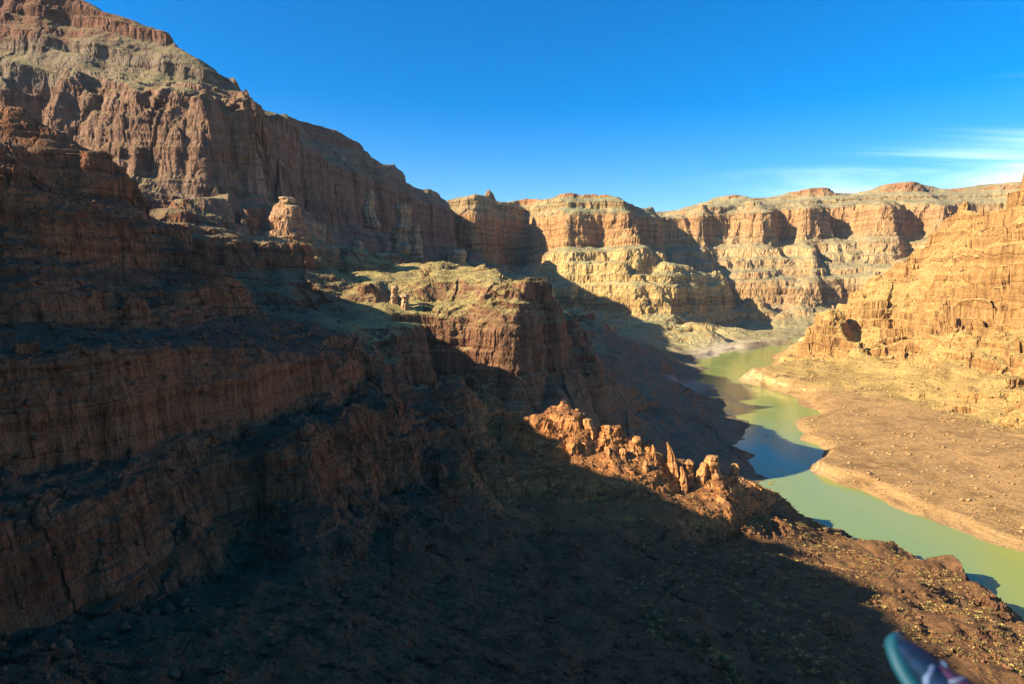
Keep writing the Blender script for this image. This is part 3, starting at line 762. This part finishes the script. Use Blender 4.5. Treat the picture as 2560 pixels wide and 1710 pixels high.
# ------------------------------------------------------------------ river
m, t, b = nodes('river_water')
g = t.nodes.new('ShaderNodeNewGeometry')
wv = noise(t, scaled(t, g.outputs['Position'], (.012, .004, 1)), 1.0, 3, .5)
t.links.new(mix(t, ramp(t, wv, [(.35, 0), (.7, 1)]), (.185, .245, .062), (.225, .26, .052)), b.inputs['Base Color'])
b.inputs['Roughness'].default_value = .08; b.inputs['IOR'].default_value = 1.33
rp = noise(t, scaled(t, g.outputs['Position'], (.12, .3, 1)), 1.0, 4, .6)
bp = t.nodes.new('ShaderNodeBump'); bp.inputs['Strength'].default_value = .2; bp.inputs['Distance'].default_value = .6
st = noise(t, scaled(t, g.outputs['Position'], (.02, .006, 1)), 1.0, 4, .6, dist=1.0)
t.links.new(ramp(t, st, [(.4, .05), (.7, .22)]), b.inputs['Roughness'])
t.links.new(rp, bp.inputs['Height']); t.links.new(bp.outputs[0], b.inputs['Normal'])
me = bpy.data.meshes.new('river')
gx = np.linspace(60, 3200, 60); gy = np.linspace(-900, 3200, 80)
vv = [(x, y, 0) for x in gx for y in gy]
ff = [(i * 80 + j, (i + 1) * 80 + j, (i + 1) * 80 + j + 1, i * 80 + j + 1) for i in range(59) for j in range(79)]
me.from_pydata(vv, [], ff); me.materials.append(m)
o = bpy.data.objects.new('river', me); C.objects.link(o)
o['kind'] = 'structure'; o['label'] = 'jade green river winding through the canyon'; o['category'] = 'river'


# ------------------------------------------------------------------ small things
def heights(x, y):
    z, _ = terrain(np.asarray(x, float)[None], np.asarray(y, float)[None])
    return z[0]
def owner(x, y):
    a, b_ = to_grid(np.asarray(x, float), np.asarray(y, float))
    return LAB[np.clip((a / q).astype(int), 0, NT // q - 1), np.clip((b_ / q).astype(int), 0, NR // q - 1)]
def link(nm, me, label=None, cat=None, group=None, kind=None, parent=None):
    o = bpy.data.objects.new(nm, me); C.objects.link(o)
    if label: o['label'] = label
    if cat: o['category'] = cat
    if group: o['group'] = group
    if kind: o['kind'] = kind
    if parent: o.parent = parent
    return o
def plain(name, col, rough=.9, spec=.2, var=.0, scale=3.0):
    m, t, b = nodes(name)
    if var:
        tc = t.nodes.new('ShaderNodeTexCoord')
        n = noise(t, tc.outputs['Object'], scale, 4, .6)
        t.links.new(mix(t, 1.0, col, ramp(t, n, [(.3, 1 - var), (.7, 1 + var)]), 'MULTIPLY'), b.inputs['Base Color'])
    else:
        b.inputs['Base Color'].default_value = (*col, 1)
    b.inputs['Roughness'].default_value = rough; b.inputs['Specular IOR Level'].default_value = spec
    return m

# rock spires: ribbed, leaning columns
def spire_mesh(name, h, r0, mat, lean=(0, 0), seed=0, tip=.12, knob=0.0, nseg=18, nlev=30):
    rs = np.random.RandomState(seed)
    lv = np.linspace(0, 1, nlev); an = np.linspace(0, 2 * np.pi, nseg, endpoint=False)
    A, L_ = np.meshgrid(an, lv)
    rad = r0 * ((1 - L_) ** .8 * (1 - tip) + tip)
    if knob: rad = rad + r0 * knob * np.exp(-((L_ - .93) / .06) ** 2)
    cx_, cy_ = np.cos(A), np.sin(A)
    rib = np.abs(p2(cx_ * 1.6 + seed, cy_ * 1.6 + L_ * .4, seed)) * .75
    bed = p2(L_ * h / (r0 * .35) + seed, cx_ * .3, seed + 3) * .22
    rough = p3((cx_ * 2.2).astype(np.float32), (cy_ * 2.2).astype(np.float32), (L_ * h / r0 * 1.8).astype(np.float32), seed + 4) * .3
    rad = rad * (1.0 - .15 + rib * .5 + bed + rough)
    wob = p2(L_ * 2.5, L_ * 0 + seed * .37, seed + 8) * r0 * .35
    x = rad * cx_ + lean[0] * L_ + wob; y = rad * cy_ * 1.1 + lean[1] * L_
    z = L_ * h
    V = np.stack([x, y, z], 2).reshape(-1, 3)
    V = np.concatenate([V, [[x[-1].mean(), y[-1].mean(), h * 1.02]]])
    Fc = [(i * nseg + j, i * nseg + (j + 1) % nseg, (i + 1) * nseg + (j + 1) % nseg, (i + 1) * nseg + j) for i in range(nlev - 1) for j in range(nseg)]
    Fc += [((nlev - 1) * nseg + j, (nlev - 1) * nseg + (j + 1) % nseg, nlev * nseg) for j in range(nseg)]
    me = bpy.data.meshes.new(name); me.from_pydata(V.tolist(), [], Fc); me.materials.append(mat)
    return me
#  u, v of the tip, distance, height, radius, lean, tip, knob, label
SPIRES = [
    (1669, 1104, 528, 70, 11.5, (-9, 2), .06, 0, 'tallest sharp rock spire with a pale tip on the jagged orange ridge'),
    (1632, 1110, 527, 66, 10.5, (-7, 1), .08, 0, 'sharp rock spire just left of the tallest one on the jagged ridge'),
    (1594, 1090, 530, 36, 8, (-2, 1), .3, .15, 'blunt rock pinnacle with a round knob at the top of the crumbling ridge face'),
    (1610, 1150, 514, 52, 9.5, (-3, 2), .15, 0, 'lower ribbed rock spire standing in front of the two sharp spires'),
    (1560, 1120, 522, 44, 9.5, (-2, 2), .25, 0, 'rough pinnacle standing below and left of the knobbed one on the ridge face'),
    (1781, 1138, 531, 46, 10, (-3, 1), .45, .1, 'squat pinnacle with a sunlit blocky cap near the river end of the ridge'),
    (1755, 1155, 528, 44, 8.5, (-3, 1), .35, 0, 'narrow pinnacle leaning against the squat blocky capped one'),
    (1838, 1158, 539, 38, 7.5, (-2, 1), .3, .15, 'small dark pinnacle with a knob top nearest the blue water'),
    (1470, 1046, 536, 30, 9, (-2, 1), .4, 0, 'broad broken pinnacle high on the lit crest left of the knobbed pinnacle'),
    (1520, 1062, 532, 34, 8, (-3, 1), .3, .1, 'stubby pinnacle on the lit crest between the broad broken one and the knobbed one'),
    (1705, 1165, 520, 54, 8, (-6, 1), .15, 0, 'red shaded fin of rock just right of the tallest spire'),
    (1722, 1148, 529, 36, 6, (-2, 1), .3, .3, 'little shaded pinnacle with a ball top between the tall spires and the squat one'),
]
for k, (u, v, d, h, r0, lean, tip, knob, label) in enumerate(SPIRES):
    x, y, z = PD(u, v, d)
    me = spire_mesh('rock_spire', h, r0, M['spire'], lean, 31 + k, tip, knob)
    o = link('rock_spire', me, label, 'rock spire')
    o.location = (x - lean[0], y - lean[1], z - h * 1.02)
TOWERS = [
    (922, 468, 1560, 95, 20, .3, 0, 'small sunlit rock tower high against the shaded canyon wall'),
    (1004, 508, 1480, 120, 30, .45, .15, 'stout sunlit rock tower standing free of the dark canyon wall'),
    (1042, 556, 1470, 80, 17, .15, 0, 'pointed sunlit tower to the right of the stout one'),
    (890, 600, 1350, 60, 22, .5, 0, 'rounded dim tower at the foot of the canyon wall'),
    (1140, 622, 1500, 60, 30, .5, 0, 'knobby sunlit tower just behind the olive headland'),
    (712, 492, 868, 36, 17, .5, .08, 'ribbed orange knob crowning the small butte'),
    (984, 712, 720, 42, 6, .5, .2, 'slim stacked rock tower at the left edge of the headland top'),
    (1010, 735, 712, 28, 6, .5, .3, 'short stacked rock tower beside the slim one on the headland'),
]
for k, (u, v, d, h, r0, tip, knob, label) in enumerate(TOWERS):
    x, y, z = PD(u, v, d)
    me = spire_mesh('rock_tower', h, r0, M['tower'], (0, 0), 61 + k, tip, knob, 22, 34)
    o = link('rock_tower', me, label, 'rock tower')
    o.location = (x, y, z - h * 1.02)

# boulders
def boulder_mesh(seed, mat):
    bm = bmesh.new(); bmesh.ops.create_icosphere(bm, subdivisions=2, radius=1)
    me = bpy.data.meshes.new('boulder'); bm.to_mesh(me); bm.free()
    co = np.array([v.co[:] for v in me.vertices], np.float32)
    rs = np.random.RandomState(seed)
    for _ in range(9):                   # chipped flat faces
        n = rs.normal(size=3); n /= np.linalg.norm(n); dcut = rs.uniform(.55, .85)
        dd = co @ n; co -= np.maximum(dd - dcut, 0)[:, None] * n
    co *= rs.uniform(.75, 1.2, 3); co[:, 2] *= .85
    me.vertices.foreach_set('co', co.astype(np.float32).ravel()); me.materials.append(mat)
    return me
random.seed(5); rs = np.random.RandomState(11)
def scatter(n, xr, yr, labs, cond=None):
    x = rs.uniform(*xr, n); y = rs.uniform(*yr, n)
    ow = owner(x, y); ok = np.isin(ow, labs)
    ok &= (np.abs(x / y) < .86)
    x, y = x[ok], y[ok]; z = heights(x, y)
    if cond is not None:
        m = cond(x, y, z); x, y, z = x[m], y[m], z[m]
    return x, y, z
BM = [boulder_mesh(k, M['block']) for k in range(5)]
BP = [boulder_mesh(k + 20, M['spire']) for k in range(5)]
x, y, z = scatter(420, (650, 1500), (950, 2200), [RHILL])
for k in range(min(110, len(x))):
    o = link('boulder', BM[k % 5], 'loose golden boulder lying on the sunlit hillside right of the river', 'boulder', 'boulders on the golden hillside')
    sc_ = 3.0 + 6.0 * rs.rand() ** 2.5
    o.location = (x[k], y[k], z[k] + sc_ * .3); o.scale = (sc_,) * 3; o.rotation_euler = (rs.rand() * .6, rs.rand() * .6, rs.rand() * 6.3)
x, y, z = scatter(1200, (-20, 240), (440, 640), [PINN], lambda x, y, z: z > 75)
for k in range(min(60, len(x))):
    o = link('boulder', BP[k % 5], 'orange rock block lying on the crumbling pinnacle ridge', 'boulder', 'rock blocks on the pinnacle ridge')
    sc_ = .8 + 1.8 * rs.rand() ** 2
    o.location = (x[k], y[k], z[k] + sc_ * .1); o.scale = (sc_, sc_, sc_ * 1.2); o.rotation_euler = (rs.rand() * .6, rs.rand() * .6, rs.rand() * 6.3)
for (u, v, sc_, label) in ((1926, 1209, 2.6, 'pale rock breaking the water by the dark bank, the nearer of two'), (1934, 1203, 2.0, 'pale rock breaking the water by the dark bank, the farther of two')):
    o = link('boulder', BM[1], label, 'boulder'); o.location = PZ(u, v, .5); o.scale = (sc_ * 1.4, sc_, sc_ * .8)

# desert shrubs
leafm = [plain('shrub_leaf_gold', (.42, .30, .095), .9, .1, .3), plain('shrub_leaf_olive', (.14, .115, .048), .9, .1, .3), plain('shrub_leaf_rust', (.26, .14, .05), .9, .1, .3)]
def shrub_tris(rs, n=34, h=.8):
    V, Fc = [], []
    for k in range(n):
        a = rs.rand() * 6.283; el = rs.rand() ** .7 * 1.5
        rr_ = rs.uniform(.55, 1.0)
        c = np.array([math.cos(a) * math.cos(el) * rr_, math.sin(a) * math.cos(el) * rr_, math.sin(el) * rr_ * h + .08])
        t1 = rs.normal(size=3); t1 /= np.linalg.norm(t1); t2 = np.cross(t1, rs.normal(size=3)); t2 /= np.linalg.norm(t2)
        w = rs.uniform(.16, .34)
        i = len(V)
        V += [c + t1 * w, c - t1 * w * .6 + t2 * w * .8, c - t1 * w * .6 - t2 * w * .8]
        Fc.append((i, i + 1, i + 2))
    for k in range(5):                   # woody stems
        a = rs.rand() * 6.283; e = np.array([math.cos(a) * .6, math.sin(a) * .6, h * .7]); s_ = np.array([-math.sin(a), math.cos(a), 0]) * .04
        i = len(V); V += [s_, -s_, e]; Fc.append((i, i + 1, i + 2))
    return V, Fc
SH = []
for k in range(6):
    V, Fc = shrub_tris(np.random.RandomState(90 + k), 46)
    me = bpy.data.meshes.new('shrub'); me.from_pydata([tuple(v) for v in V], [], Fc); me.materials.append(leafm[k % 3]); SH.append(me)
x, y, z = scatter(9000, (60, 345), (235, 620), [SLOPE, PINN], lambda x, y, z: (z < 95) & (z > 2) & (p2(x / 30, y / 30, 91) + .5 * p2(x / 9, y / 9, 92) > -.12))
order = np.argsort(np.hypot(x, y)); x, y, z = x[order], y[order], z[order]
for k in range(min(290, len(x))):
    sc_ = 1.1 + 1.5 * rs.rand() ** 2
    o = link('shrub', SH[k % 6], 'small dry desert shrub on the sunlit foreground hillside above the river', 'shrub', 'dry shrubs on the foreground hillside')
    o.location = (x[k], y[k], z[k] - .1); o.rotation_euler = (0, 0, rs.rand() * 6.3); o.scale = (sc_, sc_, sc_ * rs.uniform(.7, 1.1))
def scrub_mass(name, label, pts, smin, smax, mats, seed, n=9):
    rs2 = np.random.RandomState(seed)
    x, y, z = pts
    prot = []
    for k in range(6):
        V, Fc = shrub_tris(np.random.RandomState(seed + k), n); prot.append(np.array(V)[np.array(Fc)])
    VV = []
    for k in range(len(x)):
        s_ = rs2.uniform(smin, smax); a = rs2.rand() * 6.28
        t_ = prot[k % 6]; c, sn2 = math.cos(a), math.sin(a)
        VV.append(np.stack([(t_[..., 0] * c - t_[..., 1] * sn2) * s_ + x[k], (t_[..., 0] * sn2 + t_[..., 1] * c) * s_ + y[k], t_[..., 2] * s_ + z[k] - .1], -1).reshape(-1, 3))
    V = np.concatenate(VV).astype(np.float32); nt = len(V) // 3
    me = bpy.data.meshes.new(name)
    me.vertices.add(len(V)); me.vertices.foreach_set('co', V.ravel())
    me.loops.add(len(V)); me.loops.foreach_set('vertex_index', np.arange(len(V), dtype=np.int32))
    me.polygons.add(nt); me.polygons.foreach_set('loop_start', np.arange(0, len(V), 3, dtype=np.int32)); me.polygons.foreach_set('loop_total', np.full(nt, 3, np.int32))
    me.update(calc_edges=True)
    for m_ in mats: me.materials.append(m_)
    me.polygons.foreach_set('material_index', (np.arange(nt) // (len(Fc)) % len(mats)).astype(np.int32))
    return link(name, me, label, 'scrub', None, 'stuff')
sl_pts = [a[290:] for a in (x, y, z)]
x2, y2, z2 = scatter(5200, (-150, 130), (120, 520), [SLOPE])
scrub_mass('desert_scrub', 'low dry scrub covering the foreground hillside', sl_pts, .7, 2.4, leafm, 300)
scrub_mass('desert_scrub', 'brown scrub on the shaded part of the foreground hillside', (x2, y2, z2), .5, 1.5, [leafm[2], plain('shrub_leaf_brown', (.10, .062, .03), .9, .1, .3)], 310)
scrub_mass('desert_scrub', 'olive scrub dotting the flat top of the headland', scatter(5200, (-300, 60), (640, 1010), [HEAD, RIDGE, BUTTE], lambda x, y, z: z > 190), .8, 2.0, [leafm[1], leafm[0]], 320)
scrub_mass('desert_scrub', 'sparse scrub dotting the gravel bar and the lower golden hillside', scatter(5200, (380, 1300), (520, 1700), [BAR, RHILL], lambda x, y, z: (z > 9) & (z < 120)), .9, 2.2, [leafm[1], leafm[0]], 340)
scrub_mass('desert_scrub', 'dark scrub along the left river bank', scatter(3200, (60, 560), (560, 1900), [BANK], lambda x, y, z: (z > 3)), .9, 2.4, [leafm[1]], 360)

def rubble(name, label, pts, smin, smax, mat, seed):
    rs2 = np.random.RandomState(seed); x, y, z = pts
    base = np.array([(1, 0, 0), (-1, 0, 0), (0, 1, 0), (0, -1, 0), (0, 0, 1), (0, 0, -1)], float)
    tri = np.array([(0, 2, 4), (2, 1, 4), (1, 3, 4), (3, 0, 4), (2, 0, 5), (1, 2, 5), (3, 1, 5), (0, 3, 5)])
    n = len(x)
    s_ = smin + (smax - smin) * rs2.rand(n) ** 3
    V = base[None] * rs2.uniform(.6, 1.3, (n, 6, 1)) + rs2.normal(size=(n, 6, 3)) * .22
    V[..., 2] *= .75
    V = V * s_[:, None, None] + np.stack([x, y, z + s_ * .15], 1)[:, None]
    me = bpy.data.meshes.new(name); V = V.reshape(-1, 3).astype(np.float32)
    Fc = (tri[None] + (np.arange(n) * 6)[:, None, None]).reshape(-1, 3); nt = len(Fc)
    me.vertices.add(len(V)); me.vertices.foreach_set('co', V.ravel())
    me.loops.add(nt * 3); me.loops.foreach_set('vertex_index', Fc.astype(np.int32).ravel())
    me.polygons.add(nt); me.polygons.foreach_set('loop_start', np.arange(0, nt * 3, 3, dtype=np.int32)); me.polygons.foreach_set('loop_total', np.full(nt, 3, np.int32))
    me.update(calc_edges=True); me.materials.append(mat)
    return link(name, me, label, 'rubble', None, 'stuff')
M['rubble'] = rock_material('rubble_rock', .8, (.20, .095, .045), (.19, .11, .055), scrub_amt=0)
M['rubble2'] = rock_material('bar_rubble_rock', .8, (.34, .21, .09), (.40, .27, .12), scrub_amt=0)
rubble('rubble', 'loose broken rock strewn over the foreground hillside', scatter(9000, (-160, 330), (110, 600), [SLOPE, PINN]), .3, 2.2, M['rubble'], 400)
rubble('rubble', 'fallen rock on the ledges of the near left cliff', scatter(6000, (-330, -40), (140, 560), [CLIFF, BLOCK]), .3, 2.6, M['rubble'], 410)
rubble('rubble', 'scattered stones on the gravel bar and golden hillside', scatter(9000, (330, 1500), (480, 2100), [BAR, RHILL], lambda x, y, z: z > 3), .6, 3.6, M['rubble2'], 420)
scrub_mass('desert_scrub', 'thin brush along the edge of the gravel bar', scatter(26000, (280, 900), (450, 1700), [BAR], lambda x, y, z: (z > 2) & (z < 11.5)), .8, 1.8, [leafm[1], leafm[0]], 380)

# two rafts on the river
rub = plain('raft_rubber', (.62, .56, .36), .5, .4, .15); deckm = plain('raft_deck', (.30, .26, .18), .8, .2, .2); crew = plain('life_jacket', (.55, .35, .12), .8, .2, .2)
def tube(bm, pts, rad, seg=8):
    rings = []
    for i, p in enumerate(pts):
        p = Vector(p); a = Vector(pts[max(i - 1, 0)]); b_ = Vector(pts[min(i + 1, len(pts) - 1)])
        d = (b_ - a).normalized(); s_ = d.cross(Vector((0, 0, 1))).normalized(); u_ = s_.cross(d)
        rr_ = rad[i] if isinstance(rad, (list, tuple)) else rad
        rings.append([bm.verts.new(p + (s_ * math.cos(t_) + u_ * math.sin(t_)) * rr_) for t_ in [2 * math.pi * k / seg for k in range(seg)]])
    for a, b_ in zip(rings[:-1], rings[1:]):
        for k in range(seg): bm.faces.new((a[k], a[(k + 1) % seg], b_[(k + 1) % seg], b_[k]))
    bm.faces.new(rings[0][::-1]); bm.faces.new(rings[-1])
def to_obj(nm, bm, mat, parent=None, smooth=True):
    bmesh.ops.recalc_face_normals(bm, faces=bm.faces[:])
    me = bpy.data.meshes.new(nm); bm.to_mesh(me); bm.free(); me.materials.append(mat)
    if smooth:
        me.polygons.foreach_set('use_smooth', np.ones(len(me.polygons), bool))
    return link(nm, me, parent=parent)
for (u, v, rz, label) in ((1918, 1088, .5, 'pale raft on the green river above the blue shadow, left of two'), (1945, 1086, .2, 'pale raft on the green river above the blue shadow, right of two')):
    e = bpy.data.objects.new('raft', None); C.objects.link(e); e['label'] = label; e['category'] = 'raft'; e['group'] = 'rafts on the river'
    e.location = PZ(u, v, 0.05); e.rotation_euler = (0, 0, rz)
    bm = bmesh.new()
    for sy in (-1, 1):
        tube(bm, [(-3.2, sy * .5, .55), (-2.4, sy * .95, .42), (0, sy * 1.1, .38), (2.2, sy * .95, .42), (3.1, sy * .5, .6)], [.3, .42, .45, .42, .3])
    for xx in (-1.4, 0, 1.4): tube(bm, [(xx, -1, .55), (xx, 1, .55)], .22)
    to_obj('hull_tubes', bm, rub, e)
    bm = bmesh.new(); bmesh.ops.create_cube(bm, size=1); bmesh.ops.scale(bm, vec=(4.8, 1.7, .12), verts=bm.verts[:]); bmesh.ops.translate(bm, vec=(0, 0, .3), verts=bm.verts[:])
    to_obj('deck', bm, deckm, e, False)
    bm = bmesh.new()
    for xx, yy in ((-1.4, .45), (-1.4, -.45), (0.2, .4), (1.4, -.35)):
        tube(bm, [(xx, yy, .6), (xx, yy, 1.0), (xx, yy, 1.28), (xx, yy, 1.36)], [.2, .24, .12, .09]); tube(bm, [(xx, yy, 1.34), (xx, yy, 1.46), (xx, yy, 1.6)], [.08, .13, .06])
    to_obj('crew_and_gear', bm, crew, e)

# the rider's shoe hanging into the view, very near
def loft(sections, mat, nm, parent, closed=True):
    bm = bmesh.new(); rings = [[bm.verts.new(p) for p in s_] for s_ in sections]
    n = len(rings[0])
    for a, b_ in zip(rings[:-1], rings[1:]):
        for k in range(n): bm.faces.new((a[k], a[(k + 1) % n], b_[(k + 1) % n], b_[k]))
    bm.faces.new(rings[0][::-1]); bm.faces.new(rings[-1])
    o = to_obj(nm, bm, mat, parent)
    sub = o.modifiers.new('smooth', 'SUBSURF'); sub.levels = 1; sub.render_levels = 2
    return o
teal = plain('teal_foam', (.004, .055, .085), .6, .3, .15, 20); navy = plain('navy_mesh_fabric', (.001, .013, .042), .85, .2, .35, 60)  # shoe colours set dark in place of shade over the rider
pale = plain('pale_blue_trim', (.07, .12, .22), .7, .3, .2, 40); purple = plain('purple_fabric', (.035, .014, .05), .85, .2, .3, 50)
black = plain('black_trouser_cloth', (.004, .004, .005), .95, .1, .3, 40); lace = plain('lace_cord', (.08, .11, .19), .8, .2, .2, 50)
e = bpy.data.objects.new('person', None); C.objects.link(e)
e['label'] = 'foot of a seated rider in a blue sneaker with teal sole and black trousers'; e['category'] = 'person'
prof = [(0.0, .012, .020), (.02, .034, .040), (.06, .047, .052), (.11, .050, .064), (.16, .045, .085), (.20, .040, .098), (.25, .038, .104), (.28, .030, .095), (.295, .012, .06)]
def sec(yy, hw, zlo, zhi, n=14):
    out = []
    for k in range(n):
        t_ = 2 * math.pi * k / n
        c, s_ = math.cos(t_), math.sin(t_)
        out.append((hw * math.copysign(abs(c) ** .8, c), -yy, zlo + (zhi - zlo) * (.5 + .5 * math.copysign(abs(s_) ** .8, s_))))
    return out
shoe = loft([sec(yy, hw * .94, .016, hh) for yy, hw, hh in prof], navy, 'sneaker', e)
loft([sec(yy - .006, hw + .006, -.012 + .018 * max(0, 1 - yy / .05), .024 + .012 * max(0, 1 - yy / .05)) for yy, hw, hh in prof], teal, 'sole', shoe)
for yy in (.075, .115, .155):
    for sx in (-1, 1):
        bm = bmesh.new(); hw = np.interp(yy, [p[0] for p in prof], [p[1] for p in prof]); hh = np.interp(yy, [p[0] for p in prof], [p[2] for p in prof])
        tube(bm, [(sx * hw * .98, -yy - .02, .026), (sx * hw * .90, -yy - .006, hh * .66), (sx * hw * .52, -yy + .004, hh * .96)], .006)
        to_obj('side_stripe', bm, pale, shoe)
loft([sec(yy, w_, h0, h1) for yy, w_, h0, h1 in ((.07, .012, .045, .058), (.10, .022, .052, .070), (.14, .025, .066, .088), (.18, .026, .085, .110), (.20, .02, .10, .122))], purple, 'tongue', shoe)
for yy in (.10, .13, .16):
    bm = bmesh.new(); hh = np.interp(yy, [p[0] for p in prof], [p[2] for p in prof])
    tube(bm, [(-.028, -yy, hh * .97), (0, -yy - .004, hh + .012), (.028, -yy, hh * .97)], .0035); to_obj('lace', bm, lace, shoe)
leg = loft([[(.055 * f_ * math.cos(t_) + ax, .06 * f_ * math.sin(t_) + ay, az) for t_ in [2 * math.pi * k / 12 for k in range(12)]]
            for f_, ax, ay, az in ((.95, 0, -.235, .075), (1.05, 0, -.24, .12), (1.1, .005, -.25, .2), (1.25, .01, -.26, .32), (1.3, .015, -.27, .44))], black, 'trouser_leg', e)
tip = PD(2210, 1606, 1.12)
e.location = tip
ax_y = -Vector((.36, -.72, -.58)).normalized()
ax_z = (Vector((.35, 0, 1)) - ax_y * Vector((.35, 0, 1)).dot(ax_y)).normalized()
ax_x = ax_y.cross(ax_z)
e.rotation_euler = Matrix((ax_x, ax_y, ax_z)).transposed().to_euler()
# ------------------------------------------------------------------ air
HAZE = 0.000012
if HAZE:
    m = bpy.data.materials.new('canyon_air'); m.use_nodes = True
    t = m.node_tree; t.nodes.clear()
    out = t.nodes.new('ShaderNodeOutputMaterial'); pv = t.nodes.new('ShaderNodeVolumePrincipled')
    pv.inputs['Color'].default_value = (.62, .80, 1.0, 1); pv.inputs['Density'].default_value = HAZE; pv.inputs['Anisotropy'].default_value = .2
    t.links.new(pv.outputs[0], out.inputs['Volume'])
    bm = bmesh.new(); bmesh.ops.create_cube(bm, size=1)
    me = bpy.data.meshes.new('haze'); bm.to_mesh(me); bm.free(); me.materials.append(m)
    o = link('haze', me, 'thin blue air filling the canyon', 'haze', None, 'stuff')
    o.scale = (33000, 33000, 1051); o.location = (0, 0, -31 + 1051 / 2)
    m.cycles.homogeneous_volume = True if hasattr(m.cycles, 'homogeneous_volume') else None
print('built in', round(time.time() - T0, 1))
